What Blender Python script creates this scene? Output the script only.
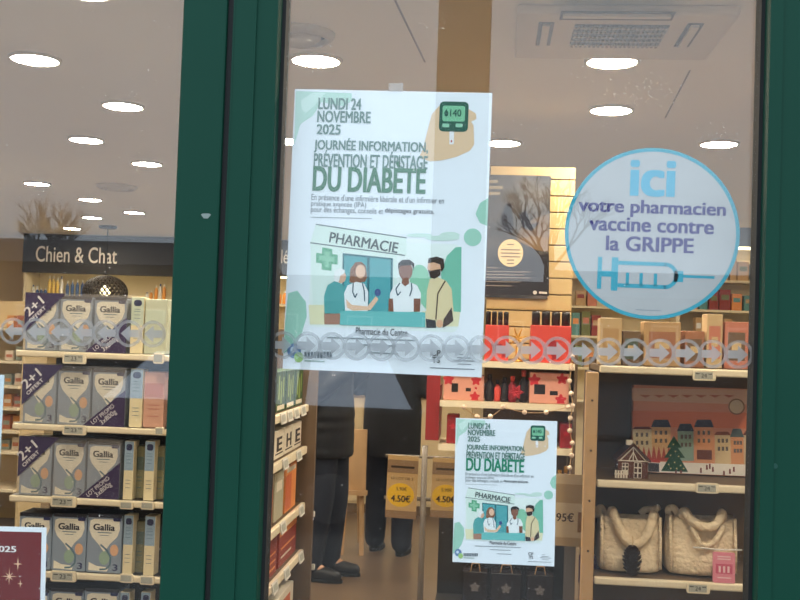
import bpy, bmesh, math, random
from mathutils import Matrix, Vector

# ------------------------------------------------------------------ camera, sky, exposure
for o in list(bpy.data.objects):
    bpy.data.objects.remove(o)
SC = bpy.context.scene
COL = SC.collection
F = 1050.0                      # focal length in pixels of the 800 x 600 frame
EYE = Vector((0, 0, 1.5))
YAW, PITCH, ROLL = math.radians(5.0), math.radians(1.9), math.radians(1.95)
_f = Vector((-math.sin(YAW) * math.cos(PITCH), math.cos(YAW) * math.cos(PITCH), math.sin(PITCH)))
_r0 = Vector((math.cos(YAW), math.sin(YAW), 0))
_u0 = _r0.cross(_f)
_r = _r0 * math.cos(ROLL) + _u0 * math.sin(ROLL)
_u = _u0 * math.cos(ROLL) - _r0 * math.sin(ROLL)
cam = bpy.data.cameras.new('camera')
cam.sensor_width = 36.0
cam.lens = F / 800.0 * 36.0
cam.clip_start = 0.02
camo = bpy.data.objects.new('camera', cam)
COL.objects.link(camo)
M3 = Matrix((_r, _u, -_f)).transposed()
camo.matrix_world = Matrix.Translation(EYE) @ M3.to_4x4()
SC.camera = camo

world = bpy.data.worlds.new('overcast_sky')
SC.world = world
world.use_nodes = True
wb = world.node_tree.nodes['Background']
wb.inputs[0].default_value = (0.80, 0.92, 1.06, 1)
wb.inputs[1].default_value = 2.65

SC.view_settings.view_transform = 'Standard'
SC.view_settings.look = 'None'
SC.view_settings.exposure = 0.0
SC.view_settings.gamma = 1.0
SC.view_settings.use_curve_mapping = False
LAMP = 238.0                     # strength of each round ceiling downlight

def ray(px, py):
    return _f * F + _r * (px - 400) + _u * (300 - py)
def P(px, py, Y):               # the point of the plane y = Y seen at a pixel
    d = ray(px, py)
    return EYE + d * (Y / d.y)
def PZ(px, py, Z):              # the point of the plane z = Z seen at a pixel
    d = ray(px, py)
    return EYE + d * ((Z - EYE.z) / d.z)

# ------------------------------------------------------------------ helpers
def lin(c):
    c = c / 255.0
    return c / 12.92 if c <= 0.04045 else ((c + 0.055) / 1.055) ** 2.4
MATS = {}
def mat(name, rgb, rough=0.6, metal=0.0, var=0.08, scale=40.0, bump=0.0, spec=0.4, emit=0.0, coat=0.0):
    if name in MATS:
        return MATS[name]
    m = bpy.data.materials.new(name)
    m.use_nodes = True
    nt = m.node_tree
    b = nt.nodes['Principled BSDF']
    c = tuple(lin(x) for x in rgb)
    n = nt.nodes.new('ShaderNodeTexNoise')
    n.inputs['Scale'].default_value = scale
    n.inputs['Detail'].default_value = 3
    tc = nt.nodes.new('ShaderNodeTexCoord')
    nt.links.new(tc.outputs['Object'], n.inputs['Vector'])
    mx = nt.nodes.new('ShaderNodeMix'); mx.data_type = 'RGBA'
    mx.inputs[6].default_value = (*[x * (1 - var) for x in c], 1)
    mx.inputs[7].default_value = (*[min(1, x * (1 + var)) for x in c], 1)
    nt.links.new(n.outputs['Fac'], mx.inputs[0])
    nt.links.new(mx.outputs[2], b.inputs['Base Color'])
    b.inputs['Roughness'].default_value = rough
    b.inputs['Metallic'].default_value = metal
    b.inputs['Specular IOR Level'].default_value = spec
    b.inputs['Coat Weight'].default_value = coat
    if emit:
        nt.links.new(mx.outputs[2], b.inputs['Emission Color'])
        b.inputs['Emission Strength'].default_value = emit
    if bump:
        bp = nt.nodes.new('ShaderNodeBump')
        bp.inputs['Strength'].default_value = bump
        bp.inputs['Distance'].default_value = 0.01
        nt.links.new(n.outputs['Fac'], bp.inputs['Height'])
        nt.links.new(bp.outputs['Normal'], b.inputs['Normal'])
    MATS[name] = m
    return m

def ink(r, g, b):               # flat print colour, paper white = 255
    return mat('ink_%d_%d_%d' % (r, g, b), (r, g, b), 0.75, var=0.03, scale=90, spec=0.15)

class MB:
    def __init__(s):
        s.v = []; s.f = []
    def add(s, vs, fs, M=None):
        o = len(s.v)
        s.v += [tuple(M @ Vector(p)) if M else tuple(p) for p in vs]
        s.f += [tuple(o + i for i in f) for f in fs]
        return s
    def box(s, x0, x1, y0, y1, z0, z1, M=None):
        return s.add([(x0,y0,z0),(x1,y0,z0),(x1,y1,z0),(x0,y1,z0),(x0,y0,z1),(x1,y0,z1),(x1,y1,z1),(x0,y1,z1)],
                     [(0,3,2,1),(4,5,6,7),(0,1,5,4),(1,2,6,5),(2,3,7,6),(3,0,4,7)], M)
    def prism(s, pts, y0, y1, M=None):            # polygon in x,z pushed along y
        n = len(pts)
        a = sum(pts[i][0]*pts[(i+1)%n][1]-pts[(i+1)%n][0]*pts[i][1] for i in range(n))
        if a < 0: pts = pts[::-1]
        vs = [(x, y0, z) for x, z in pts] + [(x, y1, z) for x, z in pts]
        fs = [tuple(range(n)), tuple(reversed(range(n, 2*n)))]
        fs += [((i+1) % n, i, n+i, n+(i+1) % n) for i in range(n)]
        return s.add(vs, fs, M)
    def flat(s, pts, y=0.0, M=None):              # polygon in x,z facing -y
        n = len(pts)
        a = sum(pts[i][0]*pts[(i+1)%n][1]-pts[(i+1)%n][0]*pts[i][1] for i in range(n))
        if a < 0: pts = pts[::-1]
        return s.add([(x, y, z) for x, z in pts], [tuple(range(n))], M)
    def ring(s, cx, cz, r0, r1, y=0.0, n=40, a0=0, a1=360, M=None):
        full = abs(a1 - a0) >= 360
        k = n if full else n + 1
        vs = []
        for i in range(k):
            a = math.radians(a0 + (a1 - a0) * i / n)
            vs += [(cx + r0*math.cos(a), y, cz + r0*math.sin(a)), (cx + r1*math.cos(a), y, cz + r1*math.sin(a))]
        fs = []
        for i in range(n):
            j = (i + 1) % k
            fs.append((2*i, 2*i+1, 2*j+1, 2*j))
        return s.add(vs, fs, M)
    def lathe(s, prof, n=20, M=None, sx=1, sy=1):
        vs = []; fs = []
        for r, z in prof:
            for i in range(n):
                a = 2*math.pi*i/n
                vs.append((r*math.cos(a)*sx, r*math.sin(a)*sy, z))
        for k in range(len(prof)-1):
            for i in range(n):
                j = (i+1) % n
                fs.append((k*n+i, k*n+j, (k+1)*n+j, (k+1)*n+i))
        fs.append(tuple(reversed(range(n))))
        fs.append(tuple(range((len(prof)-1)*n, len(prof)*n)))
        return s.add(vs, fs, M)
    def ball(s, c, r, n=10, sx=1, sy=1, sz=1):
        k = max(4, n // 2)
        prof = [(r*math.sin(math.pi*i/k), -r*math.cos(math.pi*i/k)*sz) for i in range(k+1)]
        prof[0] = (r*0.02, prof[0][1]); prof[-1] = (r*0.02, prof[-1][1])
        return s.lathe(prof, n, Matrix.Translation(c), sx, sy)
    def tube(s, pts, r, n=8):
        pts = [Vector(p) for p in pts]
        rs = r if isinstance(r, (list, tuple)) else [r]*len(pts)
        vs = []; fs = []
        t0 = (pts[1]-pts[0]).normalized()
        a = t0.orthogonal().normalized()
        for k, p in enumerate(pts):
            t = (pts[min(k+1, len(pts)-1)] - pts[max(k-1, 0)]).normalized()
            a = (a - t*a.dot(t))
            a = a.normalized() if a.length > 1e-6 else t.orthogonal().normalized()
            b = t.cross(a)
            for i in range(n):
                q = 2*math.pi*i/n
                vs.append(tuple(p + (a*math.cos(q) + b*math.sin(q))*rs[k]))
        for k in range(len(pts)-1):
            for i in range(n):
                j = (i+1) % n
                fs.append((k*n+i, k*n+j, (k+1)*n+j, (k+1)*n+i))
        fs.append(tuple(reversed(range(n))))
        fs.append(tuple(range((len(pts)-1)*n, len(pts)*n)))
        return s.add(vs, fs)
    def build(s, name, m, parent=None, smooth=False):
        me = bpy.data.meshes.new(name)
        me.from_pydata(s.v, [], s.f)
        if smooth:
            me.polygons.foreach_set('use_smooth', [True]*len(me.polygons))
        me.materials.append(m)
        o = bpy.data.objects.new(name, me)
        COL.objects.link(o)
        if parent: o.parent = parent
        return o

def bevel(o, w=0.003, seg=2):
    b = o.modifiers.new('bevel', 'BEVEL'); b.width = w; b.segments = seg; b.limit_method = 'ANGLE'
    return o
def tag(o, label, cat, group=None):
    o['label'] = label; o['category'] = cat
    if group: o['group'] = group
    return o
def thing(name, label, cat, loc=(0,0,0), rot=(0,0,0), group=None):
    o = bpy.data.objects.new(name, None)
    o.empty_display_size = 0.05
    COL.objects.link(o)
    o.location = loc; o.rotation_euler = rot
    return tag(o, label, cat, group)
def struct(o):
    o['kind'] = 'structure'
    return o
def copy_tree(o, parent=None):
    c = o.copy(); COL.objects.link(c); c.parent = parent
    for ch in list(o.children): copy_tree(ch, c)
    return c

def rrect(x0, z0, x1, z1, r, n=5):
    pts = []
    for cx, cz, a0 in ((x1-r, z1-r, 0), (x0+r, z1-r, 90), (x0+r, z0+r, 180), (x1-r, z0+r, 270)):
        for i in range(n+1):
            a = math.radians(a0 + 90*i/n)
            pts.append((cx + r*math.cos(a), cz + r*math.sin(a)))
    return pts
def ell(cx, cz, rx, rz=None, n=28, a0=0, a1=360):
    rz = rx if rz is None else rz
    k = n if abs(a1-a0) >= 360 else n+1
    return [(cx + rx*math.cos(math.radians(a0+(a1-a0)*i/n)), cz + rz*math.sin(math.radians(a0+(a1-a0)*i/n))) for i in range(k)]
def stroke(pts, w):             # a 2D polyline as a list of quads
    out = []
    for (x0, z0), (x1, z1) in zip(pts, pts[1:]):
        l = math.hypot(x1-x0, z1-z0) or 1e-9
        nx, nz = -(z1-z0)/l*w/2, (x1-x0)/l*w/2
        out.append([(x0+nx, z0+nz), (x0-nx, z0-nz), (x1-nx, z1-nz), (x1+nx, z1+nz)])
    return out

TXT = {}
def text_shape(s, bold, res=3):
    key = (s, bold, res)
    if key not in TXT:
        cu = bpy.data.curves.new('t', 'FONT')
        cu.body = s; cu.offset = bold; cu.resolution_u = res; cu.fill_mode = 'FRONT'
        ob = bpy.data.objects.new('t', cu)
        me = bpy.data.meshes.new_from_object(ob)
        vs = [v.co.copy() for v in me.vertices]
        fs = [tuple(p.vertices) for p in me.polygons]
        bpy.data.objects.remove(ob); bpy.data.curves.remove(cu); bpy.data.meshes.remove(me)
        TXT[key] = (vs, fs)
    return TXT[key]
def text(name, s, x0, x1, z0, z1, m, parent, y, bold=0.015, ang=0.0, ref=None, res=3, shear=0.0):
    """flat lettering facing -y: its box runs x0..x1; z0..z1 spans the letters of ref (default: the whole text)"""
    vs, fs = text_shape(s, 0.0, res)
    ax = min(v.x for v in vs); bx = max(v.x for v in vs)
    rv = vs if ref is None else text_shape(ref, 0.0, res)[0]
    az = min(v.y for v in rv); bz = max(v.y for v in rv)
    kx = (x1-x0)/(bx-ax); kz = (z1-z0)/(bz-az)
    ca, sa = math.cos(ang), math.sin(ang)
    mb = MB()
    kx = (x1-x0)/(bx-ax+2*bold) if bold > 0.006 else kx
    # weight: the letters struck three times side by side, each strike a hair above the last
    for i, (dx, dz) in enumerate(((0, 0), (1, 0), (2, 0), (0, 1), (2, 1)) if bold > 0.006 else ((0, 0),)):
        pts = []
        for v in vs:
            x = (v.x-ax+dx*bold)*kx; z = (v.y-az+(dz-0.5)*bold*0.9)*kz
            x += shear*z
            pts.append((x0 + x*ca - z*sa, y - i*0.00006, z0 + x*sa + z*ca))
        mb.add(pts, fs)
    return mb.build(name, m, parent)
def shape(name, polys, m, parent, y):
    mb = MB()
    for i, p in enumerate(polys): mb.flat(p, y - i*0.00004)
    return mb.build(name, m, parent)
# ------------------------------------------------------------------ the room and the shop front
G = 1.115                       # plane of the door glass
CEIL = 2.6
XL, XR, YF, YB = -7.6, 5.4, 1.145, 13.2
green = mat('green_paint', (12, 56, 43), 0.55, var=0.10, scale=7, bump=0.02, spec=0.12)
black = mat('black_rubber', (20, 22, 22), 0.7)
dark = mat('dark_metal', (48, 46, 44), 0.5)
cream = mat('cream_metal', (238, 226, 198), 0.45)
beige = mat('beige_board', (216, 196, 156), 0.6)
brownp = mat('brown_panel', (112, 92, 70), 0.6, var=0.12, scale=14)
ceilm = mat('ceiling_paint', (246, 241, 234), 0.85, var=0.03, scale=6)
wallm = mat('wall_paint', (228, 212, 178), 0.8, var=0.04, scale=5)
whitep = mat('white_plastic', (232, 230, 224), 0.45)
darkw = mat('dark_wood', (70, 52, 40), 0.6, var=0.2, scale=30)
wood = mat('pale_wood', (196, 160, 116), 0.6, var=0.18, scale=25)

floorm = mat('floor_vinyl', (98, 80, 62), 0.32, var=0.14, scale=9, spec=0.5)
struct(MB().box(XL, XR, YF, YB, -0.06, 0.0).build('floor', floorm))
struct(MB().box(XL-0.1, XR+0.1, YF, YB+0.1, CEIL, CEIL+0.1).build('ceiling', ceilm))
struct(MB().box(XL-0.1, XL, YF, YB+0.1, 0, CEIL).build('wall_left', wallm))
struct(MB().box(XR, XR+0.1, YF, YB+0.1, 0, CEIL).build('wall_right', wallm))
struct(MB().box(XL, XR, YB, YB+0.1, 0, CEIL).build('wall_back', wallm))

def glass_material():
    m = bpy.data.materials.new('door_glass'); m.use_nodes = True
    nt = m.node_tree; nt.nodes.clear()
    out = nt.nodes.new('ShaderNodeOutputMaterial')
    tr = nt.nodes.new('ShaderNodeBsdfTransparent'); tr.inputs[0].default_value = (0.95, 0.96, 0.95, 1)
    gl = nt.nodes.new('ShaderNodeBsdfGlossy'); gl.inputs['Roughness'].default_value = 0.0
    fr = nt.nodes.new('ShaderNodeFresnel'); fr.inputs['IOR'].default_value = 1.52
    # leaving the pane the same 1.52 applies as entering it (the rays are not bent inside)
    ge = nt.nodes.new('ShaderNodeNewGeometry'); io = nt.nodes.new('ShaderNodeMix'); io.data_type = 'FLOAT'
    io.inputs[2].default_value = 1.52; io.inputs[3].default_value = 1/1.52
    nt.links.new(ge.outputs['Backfacing'], io.inputs[0]); nt.links.new(io.outputs[0], fr.inputs['IOR'])
    mx = nt.nodes.new('ShaderNodeMixShader')
    nt.links.new(fr.outputs[0], mx.inputs[0]); nt.links.new(tr.outputs[0], mx.inputs[1]); nt.links.new(gl.outputs[0], mx.inputs[2])
    # thin film of dust: a trace of diffuse haze in cloudy patches
    tc = nt.nodes.new('ShaderNodeTexCoord')
    n = nt.nodes.new('ShaderNodeTexNoise'); n.inputs['Scale'].default_value = 6; n.inputs['Detail'].default_value = 5
    nt.links.new(tc.outputs['Object'], n.inputs['Vector'])
    rg = nt.nodes.new('ShaderNodeMapRange')
    rg.inputs[1].default_value = 0.3; rg.inputs[2].default_value = 0.75; rg.inputs[3].default_value = 0.0; rg.inputs[4].default_value = 0.012
    nt.links.new(n.outputs['Fac'], rg.inputs[0])
    df = nt.nodes.new('ShaderNodeBsdfDiffuse'); df.inputs[0].default_value = (0.7, 0.7, 0.7, 1)
    m2 = nt.nodes.new('ShaderNodeMixShader')
    nt.links.new(rg.outputs[0], m2.inputs[0]); nt.links.new(mx.outputs[0], m2.inputs[1]); nt.links.new(df.outputs[0], m2.inputs[2])
    nt.links.new(m2.outputs[0], out.inputs[0])
    return m
glassm = glass_material()

DZ0, DZ1 = 0.015, 2.18          # door leaf bottom and top
YS0, YS1 = G-0.032, G+0.028         # front and back faces of the stiles
xa0, xa1 = P(171, 300, YS0).x, P(215.5, 300, YS0).x
xb0, xb1 = P(221.5, 300, YS0).x, P(267.5, 300, YS0).x
xc0 = P(764, 300, YS0).x; xc1 = xc0 + 0.085
leafw = xc1 - xb0
xd0 = xa1 - leafw; xd1 = xd0 + 0.085

def leaf(name, s0, s1, t0, t1, inner_right):
    r = bpy.data.objects.new(name, None); COL.objects.link(r); struct(r)
    for a, b in ((s0, s1), (t0, t1)):
        bevel(MB().box(a, b, YS0, YS1, DZ0, DZ1).build('stile', green, r), 0.002)
    MB().box(s1, t0, YS0, YS1, DZ1-0.09, DZ1).build('top_rail', green, r)
    MB().box(s1, t0, YS0, YS1, DZ0, DZ0+0.12).build('bottom_rail', green, r)
    # glazing bead along the stile at the meeting side, a little lower than its face
    z0, z1 = DZ0+0.12, DZ1-0.09
    for a, b in ((s1, s1+0.004), (t0-0.004, t0)):
        MB().box(a, b, G-0.012, G+0.012, z0, z1).build('gasket', black, r)
    MB().box(s1+0.0005, t0-0.0005, G-0.003, G+0.003, z0, z1).build('glass_pane', glassm, r)
    return r
d1 = leaf('door_1', xd0, xd1, xa0, xa1, True)
d2 = leaf('door_2', xb0, xb1, xc0, xc1, False)
# raised cover strip on the right leaf's meeting stile, ridge seen as a light line
MB().box(xb0+0.004, P(246, 300, YS0).x, YS0-0.002, YS0+0.001, DZ0, DZ1).build('cover_strip', green, d2)
MB().box(xc0, xc0+0.013, YS0-0.0015, YS0+0.001, DZ0, DZ1).build('cover_strip', green, d2)
MB().box(xa1, xb0, YS0+0.006, YS1-0.004, DZ0, DZ1).build('meeting_seal', black, d1)
# little marks and screws on the stiles
scr = mat('worn_metal', (40, 78, 68), 0.4, 0.6)
for px, py in ((766, 496), (775, 466), (768, 270)):
    p = P(px, py, YS0)
    MB().lathe([(0.0026, 0), (0.0026, 0.001)], 12, Matrix.Translation((p.x, YS0-0.0001, p.z)) @ Matrix.Rotation(math.pi/2, 4, 'X')).build('screw', scr, d2)
p = P(206, 216, YS0)
bl = [(0.0045*math.cos(a)*(1+0.3*math.sin(3*a)), 0.0035*math.sin(a)*(1+0.25*math.cos(2*a))) for a in [i*math.pi/8 for i in range(16)]]
MB().flat([(p.x+x, p.z+z) for x, z in bl], YS0-0.0004).build('paint_chip', mat('chip', (120, 132, 126), 0.8), d1)

# the front wall round the doors, and the frame of the doorway
facade = mat('rendered_wall', (196, 188, 174), 0.85, var=0.08, scale=9, bump=0.2)
fr = bpy.data.objects.new('trim_1', None); COL.objects.link(fr); struct(fr)
for a, b in ((xd0-0.07, xd0-0.004), (xc1+0.004, xc1+0.07)):
    MB().box(a, b, YS0-0.01, YS1+0.02, 0, DZ1+0.09).build('jamb', green, fr)
MB().box(xd0-0.004, xc1+0.004, YS0-0.01, YS1+0.02, DZ1+0.004, DZ1+0.09).build('header', green, fr)
wf = MB()
wf.box(XL-0.1, xd0-0.07, G-0.06, G+0.07, 0, CEIL+0.8).box(xc1+0.07, XR+0.1, G-0.06, G+0.07, 0, CEIL+0.8)
wf.box(xd0-0.07, xc1+0.07, G-0.06, G+0.07, DZ1+0.09, CEIL+0.8)
struct(wf.build('wall_front', facade))

# ------------------------------------------------------------------ the street mirrored in the glass
pave = mat('pavement_concrete', (92, 90, 86), 0.85, var=0.12, scale=5, bump=0.2)
road = mat('asphalt', (52, 53, 56), 0.9, var=0.15, scale=12, bump=0.3)
struct(MB().box(-30, 30, -5.6, G-0.01, -0.16, -0.01).build('pavement', pave))
struct(MB().box(-30, 30, -15.0, -5.6, -0.3, -0.11).build('road', road))
struct(MB().box(-40, 40, -60.0, -15.0, -0.16, -0.01).build('far_pavement', road))
# pillar beside the kerb
def mirror(px, py, D):          # true place of a thing whose mirror image lies D beyond the camera
    p = P(px, py, D)
    return Vector((p.x, 2*G - D, p.z))
a, b = mirror(437, 60, 6.6), mirror(490, 60, 6.6)
pil = thing('street_pillar', 'square brown stone pillar standing on the pavement, mirrored in the door glass', 'pillar', ((a.x+b.x)/2, a.y, -0.01))
w = (b.x-a.x)/2
stone = mat('brown_stone', (112, 92, 66), 0.85, var=0.2, scale=8, bump=0.3)
bevel(MB().box(-w, w, -2*w, 0, 0.25, 6.4).build('shaft', stone, pil), 0.01)
MB().box(-w-0.05, w+0.05, -2*w-0.05, 0.05, 0, 0.25).build('plinth', stone, pil)
MB().box(-w-0.06, w+0.06, -2*w-0.06, 0.06, 6.4, 6.6).build('capital', stone, pil)

# houses across the road
brick = mat('far_render', (96, 82, 70), 0.85, var=0.15, scale=3)
roofm = mat('slate_roof', (66, 62, 64), 0.7, var=0.2, scale=6)
wing = mat('far_window', (60, 66, 74), 0.2)
for k, (x0, x1, h, lb) in enumerate(((-22, -9.5, 3.9, 'low rendered house across the road behind the left bare tree'),
                                     (-9.4, 2.2, 2.7, 'lowest rendered house across the road, opposite the shop door'),
                                     (2.3, 13.5, 3.2, 'rendered house across the road behind the right bare tree'))):
    h_ = thing('house', lb, 'house', (x0, -38, -0.01), group='houses across the road')
    W = x1 - x0
    MB().box(0, W, -7, 0, 0, h).build('wall', brick, h_)
    rf = MB().add([(0,0.4,h),(W,0.4,h),(W,-7.4,h),(0,-7.4,h),(0,-3.5,h+1.2),(W,-3.5,h+1.2)],
                  [(0,1,5,4),(2,3,4,5),(0,4,3),(1,2,5),(0,3,2,1)]); rf.build('roof', roofm, h_)
    nx = int(W // 2.4)
    for i in range(nx):
        for z in (0.9,):
            xx = (i+0.5)*W/nx
            wn = MB().box(xx-0.5, xx+0.5, -0.02, 0.05, z, z+1.3).build('window', whitep, h_)
            MB().box(xx-0.43, xx+0.43, 0.04, 0.06, z+0.07, z+1.23).build('pane', wing, wn)

# bare trees
bark = mat('bark', (62, 52, 44), 0.9, var=0.2, scale=20)
def bare_tree(loc, hgt, seed, label):
    rnd = random.Random(seed)
    t = thing('bare_tree', label, 'tree', loc, group='bare street trees')
    tr = MB(); br = MB()
    top = hgt*0.56
    tr.tube([(0,0,0), (0.03,0.02,top*0.5), (0,0,top)], [hgt*0.035, hgt*0.028, hgt*0.022], 8)
    def grow(p, d, l, r, lv):
        q = p + d*l
        mid = p + d*l*0.5 + Vector((rnd.uniform(-1,1), rnd.uniform(-1,1), rnd.uniform(-.5,1)))*l*0.06
        br.tube([p, mid, q], [r, r*0.85, r*0.65], 4)
        if lv == 0: return
        for _ in range(3 if lv > 1 else 4):
            nd = (d + Vector((rnd.uniform(-1,1), rnd.uniform(-1,1), rnd.uniform(-0.25,0.8)))*0.75).normalized()
            grow(p + d*l*rnd.uniform(0.55,1.0), nd, l*rnd.uniform(0.6,0.82), r*0.6, lv-1)
    for k in range(5):
        a = k*1.26 + rnd.uniform(-.3,.3)
        grow(Vector((0,0,top*rnd.uniform(0.8,1.0))), Vector((math.cos(a)*0.6, math.sin(a)*0.6, 0.8)).normalized(), hgt*0.17, hgt*0.011, 4)
    tr.build('trunk', bark, t); br.build('branches', bark, t)
p = mirror(548, 300, 50.0); bare_tree((p.x, p.y, -0.02), 10.2, 4, 'bare tree across the road, its twigs mirrored above the dark wall poster')
p = mirror(48, 300, 50.0); bare_tree((p.x, p.y, -0.02), 8.4, 9, 'bare tree across the road, mirrored over the ceiling near the pendant lamp')

# parked car, its dark side and windows mirrored low in the right-hand door
D = 8.2
rear = mirror(428, 440, D)
car = thing('parked_car', 'dark parked estate car at the kerb, mirrored low in the door glass', 'car', (rear.x, rear.y, -0.11), (0, 0, 0))
carp = mat('car_paint', (24, 26, 30), 0.25, coat=0.6)
carg = mat('car_glass', (232, 238, 248), 0.08, 1.0)
L = 4.2
body = [(0,0.28),(-L,0.28),(-L,0.72),(-L+0.35,0.86),(-L+1.15,0.95),(-L+1.35,1.0),(-0.05,1.0),(0,0.9)]
MB().prism(body, -1.7, 0).build('body', carp, car)
cab = [(-0.08,1.0),(-L+1.15,0.97),(-L+1.95,1.44),(-0.45,1.48),(-0.2,1.42)]
def inset_cab(y0, y1, k): return [(x*1.0, z) for x, z in cab]
mb = MB(); n = len(cab)
fr_ = [(x, 0.0, z) if z < 1.1 else (x, -0.26, z) for x, z in cab]; bk_ = [(x, -1.7, z) if z < 1.1 else (x, -1.44, z) for x, z in cab]
mb.add(fr_+bk_, [tuple(range(n)), tuple(reversed(range(n,2*n)))] + [((i+1)%n, i, n+i, n+(i+1)%n) for i in range(n)])
mb.build('cabin', carp, car)
def slope_y(z): return 0.004 - 0.26*(z-1.0)/0.46
for x0, x1 in ((-0.14, -0.98), (-1.06, -1.9), (-1.98, -2.62)):
    zt = 1.41
    xt0 = x0 - (0.22 if x0 > -0.5 else 0); xt1 = x1 + (0.35 if x1 < -2.4 else 0)
    MB().add([(x0, slope_y(1.03), 1.03), (x1, slope_y(1.03), 1.03), (xt1, slope_y(zt), zt), (xt0, slope_y(zt), zt)], [(0,1,2,3)]).build('side_window', carg, car)
tyre = mat('tyre_rubber', (22, 22, 22), 0.8); rim = mat('alloy', (150, 152, 156), 0.3, 0.9)
for x in (-0.75, -3.35):
    for y in (0.0, -1.5):
        M = Matrix.Translation((x, y-0.09, 0.31)) @ Matrix.Rotation(math.pi/2, 4, 'X')
        wh = MB().lathe([(0.2,-0.1),(0.31,-0.1),(0.31,0.1),(0.2,0.1)], 24, M).build('wheel', tyre, car)
        MB().lathe([(0.2,-0.103),(0.2,0.103)], 16, M).build('hubcap', rim, wh)
# ------------------------------------------------------------------ ceiling: downlights, air units
def lamp_mat():
    m = bpy.data.materials.new('lamp_diffuser'); m.use_nodes = True
    b = m.node_tree.nodes['Principled BSDF']
    b.inputs['Base Color'].default_value = (1, 1, 1, 1)
    b.inputs['Emission Color'].default_value = (1.0, 0.86, 0.68, 1)
    b.inputs['Emission Strength'].default_value = LAMP
    return m
lampm = lamp_mat()
trimm = mat('lamp_trim', (232, 226, 214), 0.5)
spots = [(35,58,'nearest the green stile on the left, above the baby milk shelves'),
         (123,105,'second row from the left door, closest to the left green stile'),
         (86,139,'small one above the ampersand of the far shelf sign'),
         (147,163,'beside the left green stile, level with the round air vent'),
         (37,183,'far left, above the end of the far shelf sign'),
         (90,199,'upper one of the stacked pair above the far shelf sign'),
         (92,217,'lower one of the stacked pair above the far shelf sign'),
         (134,212,'far back, right of the black pendant lamp cord'),
         (72,228,'farthest back, just above the sign lettering'),
         (316,59,'above the top left corner of the large poster'),
         (288,140,'half hidden behind the left edge of the large poster'),
         (503,142,'peeping out right of the large poster above the wall poster'),
         (612,60,'just under the air conditioning cassette'),
         (611,109,'above the round vaccination sticker, second under the cassette'),
         (719,143,'close to the right green stile above the sticker'),
         (85,-12,'at the top edge over the baby milk shelves')]
proto = None
def downlight(x, y, label):
    global proto
    if proto is None:
        proto = thing('ceiling_downlight', '', 'light', group='round recessed ceiling downlights')
        MB().lathe([(0.108,0.0),(0.108,-0.012),(0.094,-0.012),(0.094,0.0)], 32).build('trim_ring', trimm, proto, True)
        MB().lathe([(0.0935,-0.001),(0.0935,-0.009)], 32).build('diffuser', lampm, proto)
        o = proto
    else:
        o = copy_tree(proto)
    o.location = (x, y, CEIL)
    o['label'] = label
for px, py, d in spots:
    q = PZ(px, py, CEIL)
    downlight(q.x, q.y, 'round white ceiling downlight ' + d)
# unseen lamps added to the grid, the front ones to brighten the shelves
for x, y in ((0.75, 2.3), (1.7, 2.7), (-2.0, 2.3), (0.9, 7.6), (2.6, 5.2), (-0.6, 9.4), (1.4, 10.4), (3.4, 8.0), (-4.6, 5.0), (-2.6, 11.6), (3.6, 11.4)):
    downlight(x, y, 'round white ceiling downlight added out of view to light the shop')

def disc_vent(px, py, r, label):
    q = PZ(px, py, CEIL)
    v = thing('ceiling_vent', label, 'vent', (q.x, q.y, CEIL), group='round ceiling air vents')
    vm = mat('vent_white', (214, 206, 196), 0.6)
    MB().lathe([(r,0.0),(r*0.98,-0.012),(r*0.82,-0.03),(r*0.78,-0.022),(r*0.8,0.0)], 32).build('outer_cone', vm, v, True)
    MB().lathe([(r*0.62,-0.004),(r*0.6,-0.02),(r*0.45,-0.036),(r*0.42,-0.03)], 28).build('inner_cone', vm, v, True)
    MB().lathe([(r*0.8,-0.001),(r*0.8,-0.003)], 28).build('dark_core', dark, v)
disc_vent(117, 186, 0.16, 'round ceiling air vent far back between the two lamps above the shelf sign')
disc_vent(300, 33, 0.13, 'round ceiling air vent above the lamp by the large poster corner')

# cassette air conditioner
cx = PZ(618, 30, CEIL).x; yn, yf = PZ(618, 4, CEIL).y, PZ(618, 51, CEIL).y
ac = thing('ceiling_cassette', 'white air conditioning cassette with grey grille flush in the ceiling', 'air conditioner', (cx, yn, CEIL))
acw = mat('cassette_white', (222, 214, 206), 0.5); slot = mat('slot_grey', (120, 118, 118), 0.6); grl = mat('grille_grey', (150, 150, 152), 0.6)
def A(px, py):
    v = PZ(px, py, CEIL-0.036); return (v.x-cx, v.y-yn)
hw = (PZ(722, 30, CEIL).x-PZ(515, 28, CEIL).x)/2
bevel(MB().box(-hw, hw, 0, yf-yn, -0.035, 0.0).build('panel', acw, ac), 0.012, 3)
def rect(name, px0, px1, py0, py1, z0, z1, m):
    x0 = A(px0, (py0+py1)/2)[0]; x1 = A(px1, (py0+py1)/2)[0]
    y0 = A(618, py0)[1]; y1 = A(618, py1)[1]
    return MB().box(x0, x1, y0, y1, z0, z1).build(name, m, ac), (x0, x1, y0, y1)
rect('air_slot', 560, 674, 12, 20, -0.037, -0.034, slot)
rect('louvre', 563, 671, 13.5, 16, -0.046, -0.037, acw)
for p0, p1 in ((537, 552), (681, 697)):
    rect('air_slot', p0, p1, 23, 46, -0.037, -0.034, slot)
    rect('louvre', p0+4, p1-4, 24, 45, -0.046, -0.037, acw)
_, (x0, x1, y0, y1) = rect('intake_backing', 572, 664, 25, 46, -0.0375, -0.034, slot)
for i in range(20):
    x = x0+(i+0.5)*(x1-x0)/20
    MB().box(x-0.004, x+0.004, y0, y1, -0.043, -0.037).build('grille_slat', grl, ac)
for i in range(5):
    y = y0+(i+0.5)*(y1-y0)/5
    MB().box(x0, x1, y-0.003, y+0.003, -0.0435, -0.037).build('grille_bar', acw, ac)
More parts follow.
